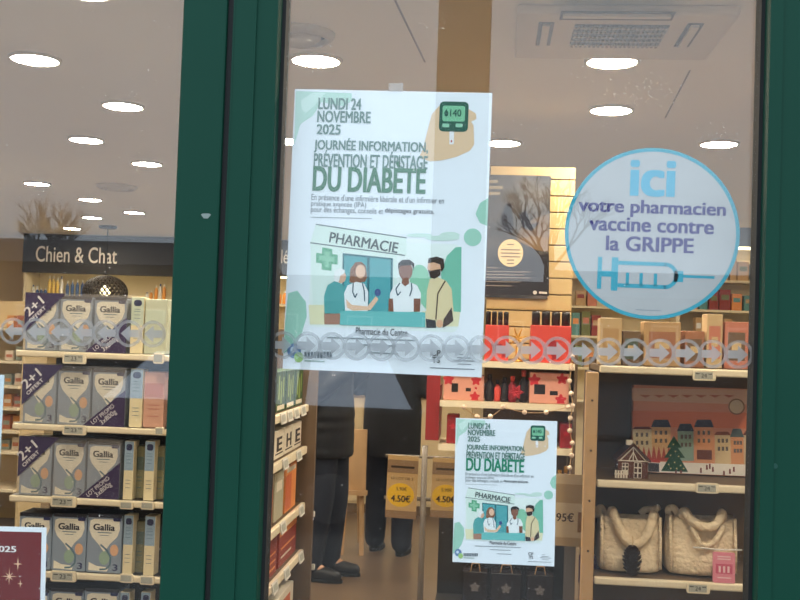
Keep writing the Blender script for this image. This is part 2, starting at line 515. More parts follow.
# ceiling joints
for k, (a, b) in enumerate((((395, 0), (425, 62)), ((665, 118), (690, 70)))):
    pa, pb = PZ(*a, CEIL), PZ(*b, CEIL)
    d = (pb-pa).normalized(); n_ = Vector((-d.y, d.x, 0))*0.004
    s = MB().add([tuple(pa+n_-Vector((0,0,.001))), tuple(pa-n_-Vector((0,0,.001))), tuple(pb-n_-Vector((0,0,.001))), tuple(pb+n_-Vector((0,0,.001)))], [(0,1,2,3)]).build('ceiling_joint', mat('joint', (150, 142, 134), 0.8), bpy.data.objects['ceiling'])

# woven black pendant lamp far back
q = PZ(108, 226, CEIL)
YP = q.y
c = P(108, 292, YP)
R = abs(P(129, 292, YP).x - P(87, 292, YP).x)/2
pl = thing('pendant_lamp', 'large black woven dome pendant lamp hanging before the far shelves', 'lamp', (q.x, YP, CEIL))
MB().lathe([(0.1,0.0),(0.1,-0.02),(0.09,-0.03)], 20).build('ceiling_rose', dark, pl)
zt = c.z + R*0.75 - CEIL
MB().tube([(0,0,-0.03),(0,0,zt)], 0.008, 6).build('cord', black, pl)
wov = MB()
for i in range(28):
    a = 2*math.pi*i/28
    pts = []
    for j in range(10):
        t = math.pi*(0.02+0.62*j/9); rr = R*math.sin(t); b = a + j*0.12
        pts.append((rr*math.cos(b), rr*math.sin(b), zt - R*0.75*(1-math.cos(t))))
    wov.tube(pts, 0.011, 4)
    pts = []
    for j in range(10):
        t = math.pi*(0.02+0.62*j/9); rr = R*math.sin(t); b = a - j*0.12
        pts.append((rr*math.cos(b), rr*math.sin(b), zt - R*0.75*(1-math.cos(t))))
    wov.tube(pts, 0.011, 4)
wov.build('woven_shade', mat('black_rattan', (48, 40, 28), 0.7), pl)
MB().ball((0,0,zt-R*0.7), 0.06, 12).build('bulb', mat('bulb_glow', (255, 232, 190), emit=6.0), pl)

# ------------------------------------------------------------------ far wall shelving with sign boards
YW = 12.55
signm = mat('sign_black', (46, 44, 42), 0.6)
letter = mat('sign_letter', (236, 228, 214), 0.6)
def sign(name, label, px0, px1, py0, py1, words):
    a, b = P(px0, py1, YW), P(px1, py0, YW)
    s = thing(name, label, 'sign', (a.x, YW, a.z))
    W, H = b.x-a.x, b.z-a.z
    MB().box(0, W, 0, 0.08, 0, H).build('board', signm, s)
    for w_, wx0, wx1, wy0, wy1, ref in words:
        c0, c1 = P(wx0, wy1, YW), P(wx1, wy0, YW)
        text('lettering', w_, c0.x-a.x, c1.x-a.x, c0.z-a.z, c1.z-a.z, letter, s, -0.002, 0.008, ref=ref)
    return s
sign('sign_board', 'black sign board lettered Chien & Chat above the far shelves', 22, 252, 237, 272, [('Chien & Chat', 35.5, 117.5, 248, 261.5, 'Ch')])
sign('sign_board', 'black sign board starting with the letters Mé, left of the large poster', 256, 430, 238, 275, [('Mé', 275, 288.5, 250, 263, 'M')])
ledm = mat('shelf_led', (255, 226, 170), emit=6.0)
shelfw = mat('cream_shelf', (240, 226, 190), 0.6)
def far_unit(px0, px1, label, zs):
    x0, x1 = P(px0, 300, YW).x, P(px1, 300, YW).x
    u = thing('wall_shelving', label, 'shelving', (x0, YW, 0), group='lit wall shelving at the back')
    W = x1-x0
    MB().box(0, W, 0.42, 0.5, 0, ZT).build('back_panel', shelfw, u)
    for x in (0, W-0.03):
        MB().box(x, x+0.03, 0.02, 0.42, 0, ZT).build('side_panel', shelfw, u)
    for z in zs:
        MB().box(0.03, W-0.03, 0.05, 0.42, z-0.025, z).build('shelf', shelfw, u)
    MB().box(0.05, W-0.05, 0.02, 0.08, ZT-0.02, ZT-0.002).build('light_strip', ledm, u)
    return u
ZT = P(100, 271, YW).z
ZB = P(60, 297, YW+0.15).z
ZS = (ZB-1.4, ZB-1.05, ZB-0.7, ZB-0.35, ZB)
far_unit(22, 176, 'lit cream wall shelving under the Chien & Chat sign', ZS)
far_unit(256, 430, 'lit cream wall shelving under the Mé sign', ZS)
bot = {}
def bottle(x, y, z, h, r, m, capm, label, group):
    key = (m.name, round(h, 3), round(r, 3))
    if key not in bot:
        t = thing('bottle', label, 'bottle', group=group)
        MB().lathe([(r*0.9,0),(r,0.01),(r,h*0.68),(r*0.4,h*0.8),(r*0.4,h*0.86)], 10).build('body', m, t, True)
        MB().lathe([(r*0.45,h*0.86),(r*0.45,h)], 8).build('cap', capm, t)
        bot[key] = t
    else:
        t = copy_tree(bot[key]); t['label'] = label; t['group'] = group
    t.location = (x, y, z)
bw, bb, by, bo = (mat('bottle_white', (236, 234, 226), 0.4), mat('bottle_blue', (60, 92, 140), 0.4), mat('bottle_yellow', (226, 190, 90), 0.4), mat('bottle_orange', (224, 150, 60), 0.4))
kinds = [(24,bw,0.13),(28,bw,0.16),(33,bw,0.14),(37,bb,0.1),(41,bb,0.1),(45,bb,0.1),(49,by,0.26),(53,by,0.26),(57,by,0.24),(61,bw,0.26),(67,bb,0.2),(72,bb,0.22),(77,bb,0.22),(82,bb,0.22),(87,bb,0.22),(147,bw,0.09),(151,bo,0.11),(156,bo,0.18),(160,bw,0.2),(164,bo,0.2)]
ORD = ('first', 'second', 'third', 'fourth', 'fifth', 'sixth', 'seventh', 'eighth', 'ninth')
seen = {}
for i, (px, m, h) in enumerate(kinds):
    p = P(px, 297, YW+0.15)
    nm = {bw: 'white', bb: 'blue', by: 'yellow', bo: 'orange'}[m]
    where = 'left of the black pendant lamp' if px < 100 else 'right of the black pendant lamp'
    seen[nm, where] = seen.get((nm, where), 0) + 1
    bottle(p.x, YW+0.15, ZB+0.001, h, 0.022, m, bw if m != bw else bb, '%s %s bottle on the far shelf, %s' % (ORD[seen[nm, where]-1], nm, where), 'bottles on the far top shelf')
for px, m, h, lb in ((279, bo, 0.16, 'left'), (285, bo, 0.16, 'right')):
    bottle(P(px, 297, YW+0.15).x, YW+0.15, ZB+0.001, h, 0.032, m, bw, lb + ' orange pot on the lit shelf under the Mé sign', 'orange pots under the Mé sign')

# mid-distance shelf unit seen past the left end of the baby milk shelves
YM = 7.4
xm0, xm1 = P(-60, 400, YM).x, P(20, 400, YM).x
mu = thing('open_shelving', 'beige open shelving with cream wire edges behind the baby milk shelves', 'shelving', (xm0, YM, 0))
W = xm1-xm0
MB().box(0, W, 0.4, 0.44, 0, P(10, 300, YM).z).build('back_panel', beige, mu)
MB().box(W-0.02, W, 0.05, 0.4, 0, P(10, 300, YM).z).build('side_panel', beige, mu)
zsm = [P(10, y, YM).z for y in (328, 361, 386, 408, 431, 452, 490, 530)]
for z in zsm:
    MB().box(0, W-0.02, 0.0, 0.4, z-0.018, z).build('shelf', cream, mu)
rnd = random.Random(3)
bxm = [mat('mid_box_%d' % i, c, 0.6) for i, c in enumerate(((214,150,90),(226,214,196),(190,120,96),(150,160,150)))]
bxn = ('tan', 'off-white', 'terracotta', 'sage')
for k, z in enumerate(zsm[:6]):
    for i, u in enumerate((0.70, 0.83)):
        w = rnd.uniform(0.05, 0.065); c = (k+2*i+k//2) % 4
        t = thing('medicine_box', '%s small carton, %s of two on the %s beige shelf from the top' % (bxn[c], ('left', 'right')[i], ORD[k]), 'box', (xm0+W*u, YM+0.12, z+0.001), group='small cartons on the beige open shelving')
        h = rnd.uniform(0.07, 0.11)
        MB().box(0, w, 0, 0.1, 0, h).build('box', bxm[c], t)
        MB().flat([(w*0.1, h*0.3), (w*0.9, h*0.3), (w*0.9, h*0.6), (w*0.1, h*0.6)], -0.001).build('print', bxm[(c+1) % 4], t)
# ------------------------------------------------------------------ baby milk shelves behind the left door
YG = 3.94
gx0, gx1 = P(13, 430, YG).x, P(184, 430, YG).x
rows = [P(70, y, YG).z for y in (351.5, 425.0, 497.5, 572.0, 646.0)]   # top face of each shelf
gon = thing('shelf_gondola', 'metal gondola with cream shelf edges holding baby milk packs', 'shelving', (gx0, YG, 0))
GW = gx1-gx0
MB().box(0.05, GW, 0.26, 0.30, 0, rows[0]+0.17).build('back_panel', mat('gondola_back', (70, 62, 54), 0.6), gon)
MB().box(0.03, GW, 0.0, 0.42, 0, 0.14).build('plinth', dark, gon)
for z in rows:
    s = MB().box(0.0, GW, 0.01, 0.27, z-0.02, z-0.001).build('shelf', dark, gon)
    bevel(MB().box(0.0, GW, -0.012, 0.012, z-0.025, z-0.001).build('price_rail', cream, s), 0.006, 3)

tagscreen = mat('tag_screen', (176, 178, 168), 0.5); tagink = mat('tag_ink', (60, 60, 60), 0.6)
def price_tag(px, py, Y, w, h, label, digits=None, rz=0.0):
    p = P(px, py, Y)
    t = thing('price_tag', label, 'price tag', (p.x, Y, p.z), (0, 0, rz), 'electronic shelf price tags')
    bevel(MB().prism(rrect(-w/2, -h/2, w/2, h/2, h*0.18, 3), -0.008, 0).build('case', cream, t), 0.001, 1)
    MB().flat([(-w*0.42,-h*0.34),(w*0.36,-h*0.34),(w*0.36,h*0.34),(-w*0.42,h*0.34)], -0.0085).build('screen', tagscreen, t)
    if digits:
        text('digits', digits, -w*0.14, w*0.1, -h*0.2, h*0.2, tagink, t, -0.009, 0.01)
        for k, (a, b) in enumerate(((-0.38, -0.2), (0.16, 0.32))):
            MB().flat([(w*a, h*0.12), (w*b, h*0.12), (w*b, h*0.2), (w*a, h*0.2)], -0.009).build('print_bar', tagink, t)
    return t
KG = YG/F
yt = YG-0.013
for (px, py, w, h, lb, dg) in ((75, 358.5, 25, 11, 'grey price tag under the topmost baby milk pack', '23'), (75, 430, 25, 10, 'grey price tag under the second baby milk pack', '23'),
        (64, 501.5, 27, 11, 'grey price tag under the third baby milk pack', '23'), (64, 576, 27, 11, 'grey price tag under the loose baby milk cartons, right of the red poster', '23'),
        (159, 358.5, 11, 11, 'small price tag under the pale green box, beside the green stile', None), (160, 431, 9, 8, 'small price tag under the pink box, beside the green stile', None),
        (127, 505, 14, 8, 'left of two small tags on the third baby milk shelf', None), (148, 505.5, 14, 8, 'right of two small tags on the third baby milk shelf', None),
        (127, 578, 14, 9, 'left of two small tags on the fourth baby milk shelf', None), (147.5, 580, 15, 9, 'right of two small tags on the fourth baby milk shelf', None)):
    price_tag(px, py, yt, w*KG, h*KG, lb, dg)

cblue = mat('carton_blue', (140, 156, 176), 0.5, var=0.12, scale=20)
ccream = mat('carton_cream', (236, 232, 216), 0.5); cdark = mat('carton_dark', (44, 46, 58), 0.5)
cpeach = mat('carton_peach', (226, 178, 138), 0.6); cgreen = mat('carton_green', (150, 178, 160), 0.6); cnavy = mat('carton_navy', (48, 54, 96), 0.6)
purple = mat('banner_purple', (58, 46, 84), 0.55); bannerw = mat('banner_white', (226, 224, 230), 0.6)
cteal = mat('carton_swirl', (92, 122, 140), 0.6)
def carton(parent, x, w, h, d):
    b = bevel(MB().box(x, x+w, 0, d, 0, h).build('carton', cblue, parent), 0.004)
    y = -0.0006
    cx = x+w/2
    MB().box(x+0.002, x+w-0.002, -0.0012, d*0.98, h*0.955, h+0.004).build('lid', cdark, b)
    # heart-shaped cream field that narrows to a swirl
    pts = [(cx-w*0.42, h*0.90), (cx-w*0.44, h*0.74), (cx-w*0.36, h*0.62), (cx-w*0.14, h*0.48), (cx+w*0.0, h*0.36), (cx+w*0.06, h*0.40), (cx+w*0.16, h*0.50), (cx+w*0.37, h*0.63), (cx+w*0.44, h*0.76), (cx+w*0.42, h*0.90), (cx+w*0.3, h*0.93), (cx-w*0.3, h*0.93)]
    shape('cream_field', [pts], ccream, b, y)
    shape('swirl', stroke([(cx-w*0.1, h*0.49), (cx+w*0.08, h*0.40), (cx+w*0.2, h*0.29), (cx+w*0.2, h*0.15), (cx+w*0.08, h*0.07), (cx-w*0.1, h*0.06)], w*0.05), cteal, b, y-0.0003)
    shape('mother_figure', [ell(cx+w*0.02, h*0.26, w*0.15, h*0.12)], cgreen, b, y)
    shape('baby_face', [ell(cx+w*0.30, h*0.40, w*0.12, h*0.10)], cpeach, b, y)
    shape('pale_swoosh', [[(cx-w*0.42, h*0.04), (cx-w*0.42, h*0.18), (cx-w*0.2, h*0.12), (cx+w*0.15, h*0.1), (cx+w*0.12, h*0.03)]], ccream, b, y-0.0002)
    text('brand_name', 'Gallia', cx-w*0.33, cx+w*0.30, h*0.735, h*0.845, cdark, b, y-0.0006, 0.035, ref='Gll')
    shape('small_print', [[(cx-w*0.2, h*0.69), (cx+w*0.2, h*0.69), (cx+w*0.2, h*0.705), (cx-w*0.2, h*0.705)], [(cx-w*0.13, h*0.645), (cx+w*0.13, h*0.645), (cx+w*0.13, h*0.655), (cx-w*0.13, h*0.655)]], cteal, b, y-0.0006)
    text('stage_number', '3', cx+w*0.27, cx+w*0.42, h*0.05, h*0.16, cnavy, b, y-0.0006, 0.02)
    shape('corner_badge', [rrect(cx+w*0.24, h*0.90, cx+w*0.46, h*0.965, w*0.03, 2)], cnavy, b, y-0.0012)
    return b
def film_material():
    m = bpy.data.materials.new('shrink_film'); m.use_nodes = True
    nt = m.node_tree; nt.nodes.clear()
    out = nt.nodes.new('ShaderNodeOutputMaterial')
    tr = nt.nodes.new('ShaderNodeBsdfTransparent'); df = nt.nodes.new('ShaderNodeBsdfDiffuse'); df.inputs[0].default_value = (0.62, 0.60, 0.60, 1)
    gl = nt.nodes.new('ShaderNodeBsdfGlossy'); gl.inputs['Roughness'].default_value = 0.2
    n = nt.nodes.new('ShaderNodeTexNoise'); n.inputs['Scale'].default_value = 30
    rg = nt.nodes.new('ShaderNodeMapRange'); rg.inputs[3].default_value = 0.10; rg.inputs[4].default_value = 0.26
    nt.links.new(n.outputs['Fac'], rg.inputs[0])
    m1 = nt.nodes.new('ShaderNodeMixShader'); nt.links.new(rg.outputs[0], m1.inputs[0]); nt.links.new(tr.outputs[0], m1.inputs[1]); nt.links.new(df.outputs[0], m1.inputs[2])
    m2 = nt.nodes.new('ShaderNodeMixShader'); m2.inputs[0].default_value = 0.05; nt.links.new(m1.outputs[0], m2.inputs[1]); nt.links.new(gl.outputs[0], m2.inputs[2])
    nt.links.new(m2.outputs[0], out.inputs[0])
    return m
filmm = film_material()
def milk_pack(px0, px1, pyt, pyb, row, label):
    a, b = P(px0, pyb, YG+0.01), P(px1, pyt, YG+0.01)
    W, H, Dp = b.x-a.x, b.z-rows[row], 0.13
    t = thing('milk_pack', label, 'formula pack', (a.x, YG+0.01, rows[row]), group='shrink-wrapped packs of three baby milk cartons')
    w = W/3
    for k in range(3):
        carton(t, k*w+0.004, w-0.008, H-0.012, Dp)
    MB().box(-0.001, W+0.001, -0.004, Dp+0.004, 0, H).build('shrink_film', filmm, t)
    y = -0.0052
    b1 = shape('corner_banner', [[(0.0, H), (W*0.40, H), (0.0, H*0.30)]], purple, t, y)
    ang = math.atan2(H*0.70, W*0.40)
    ux, uz = math.cos(ang), math.sin(ang)
    def along(name, s, par, ox, oz, l, hh, ref=None, bold=0.02):
        text(name, s, ox, ox+l, oz, oz+hh, bannerw, par, y-0.0006, bold, ang, ref)
    nx, nz = -uz, ux
    def pt(s, d): return (s*ux + d*nx, H*0.30 + s*uz + d*nz)       # along the lower edge, outwards
    x_, z_ = pt(0.055, 0.032); along('offer_text', '2+1', b1, x_, z_, 0.085, 0.036)
    x_, z_ = pt(0.045, 0.010); along('offer_text', 'OFFERT', b1, x_, z_, 0.085, 0.014)
    b2 = shape('corner_banner', [[(W, 0.0), (W*0.60, 0.0), (W, H*0.62)]], purple, t, y)
    ang2 = math.atan2(H*0.62, W*0.40)
    ang = ang2; ux, uz = math.cos(ang), math.sin(ang); nx, nz = uz, -ux
    def pt2(s, d): return (W*0.60 + s*ux + d*nx, s*uz + d*nz)
    x_, z_ = pt2(0.035, 0.024); along('offer_text', 'LOT PROMO', b2, x_, z_, 0.11, 0.016, None, 0.006)
    x_, z_ = pt2(0.062, 0.047); along('offer_text', '3x800g', b2, x_, z_, 0.075, 0.019, '80', 0.005)
    return t
milk_pack(23.5, 128.5, 295.5, 351.5, 0, 'topmost shrink-wrapped three-pack of baby milk behind the arrow strip')
milk_pack(21, 127, 367.5, 425, 1, 'second shrink-wrapped three-pack of baby milk, below the arrow strip')
milk_pack(17, 121.5, 440, 497.5, 2, 'lowest shrink-wrapped three-pack of baby milk with purple banners')
def loose_carton(px0, px1, pyt, row, label):
    a, b = P(px0, 400, YG+0.012), P(px1, 400, YG+0.012)
    # the row's lean in the picture comes from the camera; the true column is upright
    z = rows[row]; top = P((px0+px1)/2, pyt, YG+0.012).z
    base = P(px0, 573 if row == 3 else 645, YG+0.012)
    t = thing('milk_carton', label, 'formula carton', (base.x, YG+0.012, z), group='loose baby milk cartons')
    carton(t, 0, b.x-a.x, top-z, 0.12)
loose_carton(17, 49.5, 514, 3, 'blue baby milk carton partly behind the red poster')
loose_carton(50.5, 84.5, 514.5, 3, 'blue baby milk carton right of the red poster, middle of three')
loose_carton(85.5, 120, 515, 3, 'blue baby milk carton beside the slim cartons, right of three')
for x0, x1, lb in ((14, 47, 'behind the red poster'), (48, 81.5, 'middle of the bottom row'), (82.5, 117, 'right of the bottom row')):
    loose_carton(x0, x1, 589.5, 4, 'dark-topped baby milk carton cut off at the bottom edge, ' + lb)

sblue = mat('slim_blue', (150, 174, 196), 0.5); scream = mat('slim_cream', (234, 222, 184), 0.5); badge = mat('slim_badge', (50, 56, 90), 0.5)
sgreen = mat('slim_pale_green', (196, 208, 190), 0.5)
def slim_carton(px0, px1, pyt, row, label, topm=sblue, cat='carton'):
    base = P(px0, {0: 352, 1: 426, 2: 498, 3: 572, 4: 646}[row], YG+0.012)
    w = (px1-px0)*KG; h = P((px0+px1)/2, pyt, YG+0.012).z - rows[row]
    t = thing('slim_carton', label, cat, (base.x, YG+0.012, rows[row]), group='slim blue and cream cartons beside the baby milk')
    bevel(MB().box(0, w, 0, 0.06, 0, h).build('box', scream, t), 0.002)
    shape('upper_panel', [[(0.001, h*0.5), (w-0.001, h*0.5), (w-0.001, h*0.995), (0.001, h*0.995)]], topm, t, -0.0006)
    shape('round_badge', [rrect(w*0.2, h*0.84, w*0.82, h*0.95, w*0.2, 3)], badge, t, -0.0012)
    shape('print_lines', [[(w*0.25, h*z), (w*0.75, h*z), (w*0.75, h*z+0.002), (w*0.25, h*z+0.002)] for z in (0.78, 0.74, 0.68, 0.62, 0.33, 0.27, 0.2)], cteal, t, -0.0012)
slim_carton(129.5, 143, 297, 0, 'slim pale green and cream carton beside the topmost milk pack', sgreen)
slim_carton(128.5, 142, 369, 1, 'slim blue and cream carton beside the pink box')
slim_carton(122.5, 132.5, 441, 2, 'slim blue and cream carton touching the lowest milk pack')
slim_carton(143, 153.5, 441, 2, 'slim blue and cream carton by the green stile, third shelf')
slim_carton(122, 132, 515, 3, 'slim blue and cream carton right of the loose milk cartons')
slim_carton(143, 154, 516, 3, 'slim blue and cream carton by the green stile, fourth shelf')
slim_carton(118, 128, 592, 4, 'slim carton top at the bottom edge beside the dark-topped cartons')
slim_carton(139, 149, 592, 4, 'slim carton top at the bottom edge by the green stile')
def plain_box(px0, px1, pyt, pyb, Y, zbase, d, m, bandm, label, name='gift_box', cat='box', group=None):
    a = P(px0, pyb, Y); w = P(px1, pyb, Y).x-a.x
    h = P((px0+px1)/2, pyt, Y).z - zbase
    t = thing(name, label, cat, (a.x, Y, zbase), group=group)
    bevel(MB().box(0, w, 0, d, 0, h).build('box', m, t), 0.003)
    if bandm:
        shape('printed_band', [[(w*0.06, h*0.55), (w*0.94, h*0.55), (w*0.94, h*0.8), (w*0.06, h*0.8)]], bandm, t, -0.0006)
        shape('print_lines', [[(w*0.2, h*z), (w*0.8, h*z), (w*0.8, h*z+0.004), (w*0.2, h*z+0.004)] for z in (0.4, 0.33, 0.2)], bandm, t, -0.0006)
    return t
olive = mat('olive_box', (132, 128, 96), 0.6)
plain_box(143.5, 166, 299, 352, YG+0.02, rows[0], 0.1, mat('pale_green_box', (196, 202, 180), 0.6), sgreen, 'pale green box on the top shelf beside the green stile')
plain_box(142.5, 163, 372, 426, YG+0.02, rows[1], 0.1, mat('pink_box', (206, 160, 140), 0.6), mat('pink_band', (190, 130, 116), 0.6), 'dusty pink box on the second shelf beside the green stile')
plain_box(132.8, 143, 446, 498, YG+0.05, rows[2], 0.08, olive, mat('olive_band', (96, 112, 104), 0.6), 'olive box set back between two slim cartons, third shelf')
plain_box(154, 163, 446, 498, YG+0.05, rows[2], 0.08, olive, MATS['olive_band'], 'olive box half hidden by the green stile, third shelf')
plain_box(132.5, 143, 521, 572, YG+0.05, rows[3], 0.08, olive, MATS['olive_band'], 'olive box set back between two slim cartons, fourth shelf')
# ------------------------------------------------------------------ posters and stickers on the glass
YI = G + 0.0045                 # sheets stuck on the inside of the glass
paper = mat('poster_paper', (236, 240, 244), 0.7, var=0.02, scale=60, spec=0.2)
def frame_of(tl, tr, bl, br, Y):
    a, b, c, d = (P(*q, Y) for q in (tl, tr, bl, br))
    e = ((b-a) + (d-c))/2
    ang = math.atan2(e.z, e.x)
    w = e.length; h = (((a-c)+(b-d))/2).length
    cen = (a+b+c+d)/4
    ux = Vector((math.cos(ang), 0, math.sin(ang))); uz = Vector((-math.sin(ang), 0, math.cos(ang)))
    org = cen - ux*w/2 + uz*h/2          # top left corner
    return org, ang, w, h, ux, uz
BIG = frame_of((296, 89), (492, 93), (281.5, 368.7), (482, 377.4), YI)
SMALL = frame_of((456, 417.5), (558.3, 421.7), (452.3, 562.3), (553.3, 566), YI)
def q(px, py):                  # photo pixel on the large poster -> its own x,z
    d = P(px, py, YI) - BIG[0]
    return (d.dot(BIG[4]), d.dot(BIG[5]))
def z6(x, z): return q(280 + x*220/800, 80 + z*220/800)
def z7(x, z): return q(270 + x*230/800, 210 + z*230/800)

def diabetes_poster(frame, label, group, inkc):
    org, ang, w, h, ux, uz = frame
    s = w/BIG[2]
    t = thing('poster', label, 'poster', org, (0, -ang, 0), group)
    MB().box(0, w, 0, 0.0003, -h, 0).build('paper', paper, t)
    L = [0]
    def lay(k): return -0.0002 - 0.00012*k
    def S(pts): return [(x*s, z*s) for x, z in pts]
    def A6(*pts): return S([z6(*p) for p in pts])
    def A7(*pts): return S([z7(*p) for p in pts])
    def sh(name, polys, c, k, par=t): return shape(name, polys, ink(*c), par, lay(k))
    def el6(cx, cy, rx, ry=None, n=24):
        return S([z6(cx + rx*math.cos(i*2*math.pi/n), cy + (ry or rx)*math.sin(i*2*math.pi/n)) for i in range(n)])
    def el7(cx, cy, rx, ry=None, n=20, a0=0, a1=360):
        return S([z7(cx + rx*math.cos(math.radians(a0+(a1-a0)*i/n)), cy + (ry or rx)*math.sin(math.radians(a0+(a1-a0)*i/n))) for i in range(n if a1-a0 >= 360 else n+1)])
    def tx(name, str_, zf, x0, x1, yb, yt, c, k=3, bold=0.028, ref=None, par=t, ang_=0.0):
        a, b = zf(x0, yb), zf(x1, yt)
        text(name, str_, a[0]*s, b[0]*s, a[1]*s, b[1]*s, ink(*c), par, lay(k), bold, ang_, ref)
    dk, md, lt = inkc
    # soft green shapes in the corners
    mint = (190, 222, 208); mint2 = (160, 206, 186)
    sh('mint_shape', [A6((57,40),(260,48),(262,75),(230,95),(150,80),(120,130),(75,160),(52,235))], mint, 0)
    sh('mint_shape', [A6((75,75),(120,45),(165,47),(130,90),(95,120),(80,110))], (214, 236, 226), 1)
    rb = [q(491.2 - 0.034*(y-93), y) for y in (197, 206, 216, 226)]
    sh('mint_shape', [S([q(*p) for p in ((488.3,198),(480,203),(475.5,214),(480,223),(487.3,226))])], mint2, 0)
    sh('mint_shape', [el7(705, 95, 31)], mint2, 0)
    sh('mint_shape', [A7((63,290),(95,280),(125,320),(128,370),(110,430),(80,475),(48,500),(52,400))], mint2, 0)
    # headline
    hd = t
    tx('headline_text', 'LUNDI 24', z6, 139, 297, 106, 68, md)
    tx('headline_text', 'NOVEMBRE', z6, 135, 331, 153, 116, md)
    tx('headline_text', '2025', z6, 133, 222, 197, 163, md)
    tx('headline_text', 'JOURNÉE INFORMATION,', z6, 123, 540, 263, 228, md, ref='JO', bold=0.03)
    tx('headline_text', 'PRÉVENTION ET DÉPISTAGE', z6, 122, 538, 314, 278, md, ref='PR', bold=0.03)
    tx('headline_text', 'DU DIABÈTE', z6, 118, 532, 402, 326, dk, ref='DU', bold=0.036)
    gy = (96, 104, 110)
    tx('small_text', "En présence d'une infirmière libérale et d'un infirmier en", z6, 114, 597, 443, 427, gy, bold=0.004)
    tx('small_text', 'pratique avancée (IPA)', z6, 113, 314, 463, 445, gy, bold=0.004)
    tx('small_text', 'pour des échanges, conseils et', z6, 112, 376, 486, 467, gy, bold=0.004)
    tx('small_text', 'dépistages gratuits.', z6, 381, 561, 487, 470, (60, 68, 72), bold=0.012)
    sh('rule', [A6((112,498),(334,503),(334,505),(112,500))], (110, 116, 118), 3)
    # hand with a glucose meter
    sh('drawn_hand', [A6((520,250),(535,190),(552,125),(578,95),(600,100),(685,105),(712,122),(714,142),(695,152),(704,165),(706,235),(690,258),(640,280),(590,292),(545,296),(505,283))], (228, 196, 160), 1)
    m_ = sh('glucose_meter', [S(rrect(*z6(577,187), *z6(687,80), 0.0048, 4))], (44, 96, 82), 2)
    sh('meter_screen', [S(rrect(*z6(590,150), *z6(674,95), 0.0022, 3))], (128, 196, 156), 3, m_)
    tx('meter_digits', '140', z6, 618, 660, 133, 108, (44, 96, 82), 4, 0.02, par=m_)
    sh('drop', [A6((605,106),(613,120),(611,130),(605,134),(599,130),(597,120))], (44, 96, 82), 4, m_)
    sh('meter_button', [S(rrect(*z6(590,172), *z6(616,159), 0.001, 2)), S(rrect(*z6(638,172), *z6(664,159), 0.001, 2))], (150, 206, 176), 3, m_)
    sh('test_strip', [A6((616,185),(633,185),(632,234),(616,234))], (240, 240, 240), 2, m_)
    sh('strip_tip', [A6((621,219),(626,219),(626,227),(621,227))], (190, 80, 70), 3, m_)
    # street picture
    il = sh('street_picture', [S(rrect(*z7(132,405), *z7(664,120), 0.006, 4))], (232, 240, 234), 0)
    sh('shop_front', [A7((160,50),(475,97),(475,157),(440,160),(440,360),(150,360),(140,113))], (222, 236, 226), 1, il)
    sh('fascia_line', [A7((160,48),(475,95),(475,99),(160,52)), A7((140,112),(470,156),(470,160),(140,116))], (98, 112, 108), 2, il)
    a = z7(205, 112)
    b = z7(446, 112)
    text('shop_lettering', 'PHARMACIE', a[0]*s, b[0]*s, a[1]*s, z7(205, 76)[1]*s, ink(70, 84, 82), il, lay(3), 0.02, -math.radians(7.2))
    sh('cloud', [el7(600, 98, 60, 9), el7(625, 88, 35, 12), el7(520, 88, 45, 7)], (206, 228, 216), 1.5, il)
    sh('green_cross', [A7((182,130),(217,136),(217,153),(236,156),(235,190),(215,188),(214,212),(180,207),(180,186),(160,183),(161,149),(181,152))], (96, 170, 130), 2, il)
    sh('cross_inset', [A7((191,143),(208,146),(207,162),(225,165),(224,181),(206,179),(205,200),(190,198),(190,177),(170,174),(171,158),(190,160))], (140, 200, 166), 3, il)
    sh('ground', [A7((134,330),(200,330),(200,398),(140,398)), A7((530,352),(662,352),(655,405),(530,405))], (232, 226, 186), 1.3, il)
    sh('bush', [el7(520, 240, 34, 50), el7(500, 300, 30, 60), el7(560, 290, 40, 60)], (140, 200, 166), 1.55, il)
    sh('bush', [A7((600,350),(595,220),(615,160),(645,130),(666,128),(664,355))], (120, 190, 164), 1.8, il)
    dr = sh('shop_door', [A7((253,150),(428,168),(426,360),(250,360))], (82, 166, 170), 2, il)
    sh('door_edge', [A7((253,150),(428,168),(428,174),(259,158),(257,360),(250,360)), A7((338,160),(347,161),(345,360),(337,360)), A7((420,168),(427,168),(425,360),(418,360))], (48, 110, 118), 3, il)
    # older person from behind
    p1 = sh('drawn_person', [A7((190,362),(188,300),(200,262),(225,247),(252,258),(268,290),(262,330),(250,360))], (88, 166, 164), 4, il)
    sh('drawn_head', [el7(247, 232, 18, 22)], (222, 178, 150), 4, p1)
    sh('drawn_hair', [A7((222,235),(225,212),(243,202),(262,210),(258,222),(245,228),(240,250),(228,250))], (236, 236, 232), 5, p1)
    sh('drawn_trousers', [A7((188,360),(246,360),(246,398),(190,398))], (172, 128, 108), 4, p1)
    # woman with stethoscope
    p2 = sh('drawn_person', [A7((262,352),(258,290),(270,262),(300,250),(328,256),(342,285),(340,352))], (238, 240, 238), 5, il)
    sh('drawn_hair', [A7((276,252),(280,205),(297,182),(318,180),(334,195),(338,235),(330,250),(300,255))], (142, 98, 74), 4, p2)
    sh('drawn_head', [el7(315, 214, 17, 24)], (236, 192, 160), 6, p2)
    sh('drawn_arm', [A7((265,310),(285,330),(340,335),(368,300),(378,310),(350,348),(290,350),(268,340))], (236, 196, 164), 6, p2)
    sh('stethoscope', [p for p in stroke(A7((290,255),(288,285),(296,305),(304,290)), 0.0012*s)] + stroke(A7((322,255),(328,280),(330,318)), 0.0012*s), (60, 84, 96), 7, p2)
    sh('drawn_meter', [el7(375, 287, 11, 13)], (70, 90, 140), 7, p2)
    # second carer
    p3 = sh('drawn_person', [A7((414,354),(418,290),(432,262),(460,250),(485,250),(512,262),(525,290),(524,354))], (240, 242, 240), 4, il)
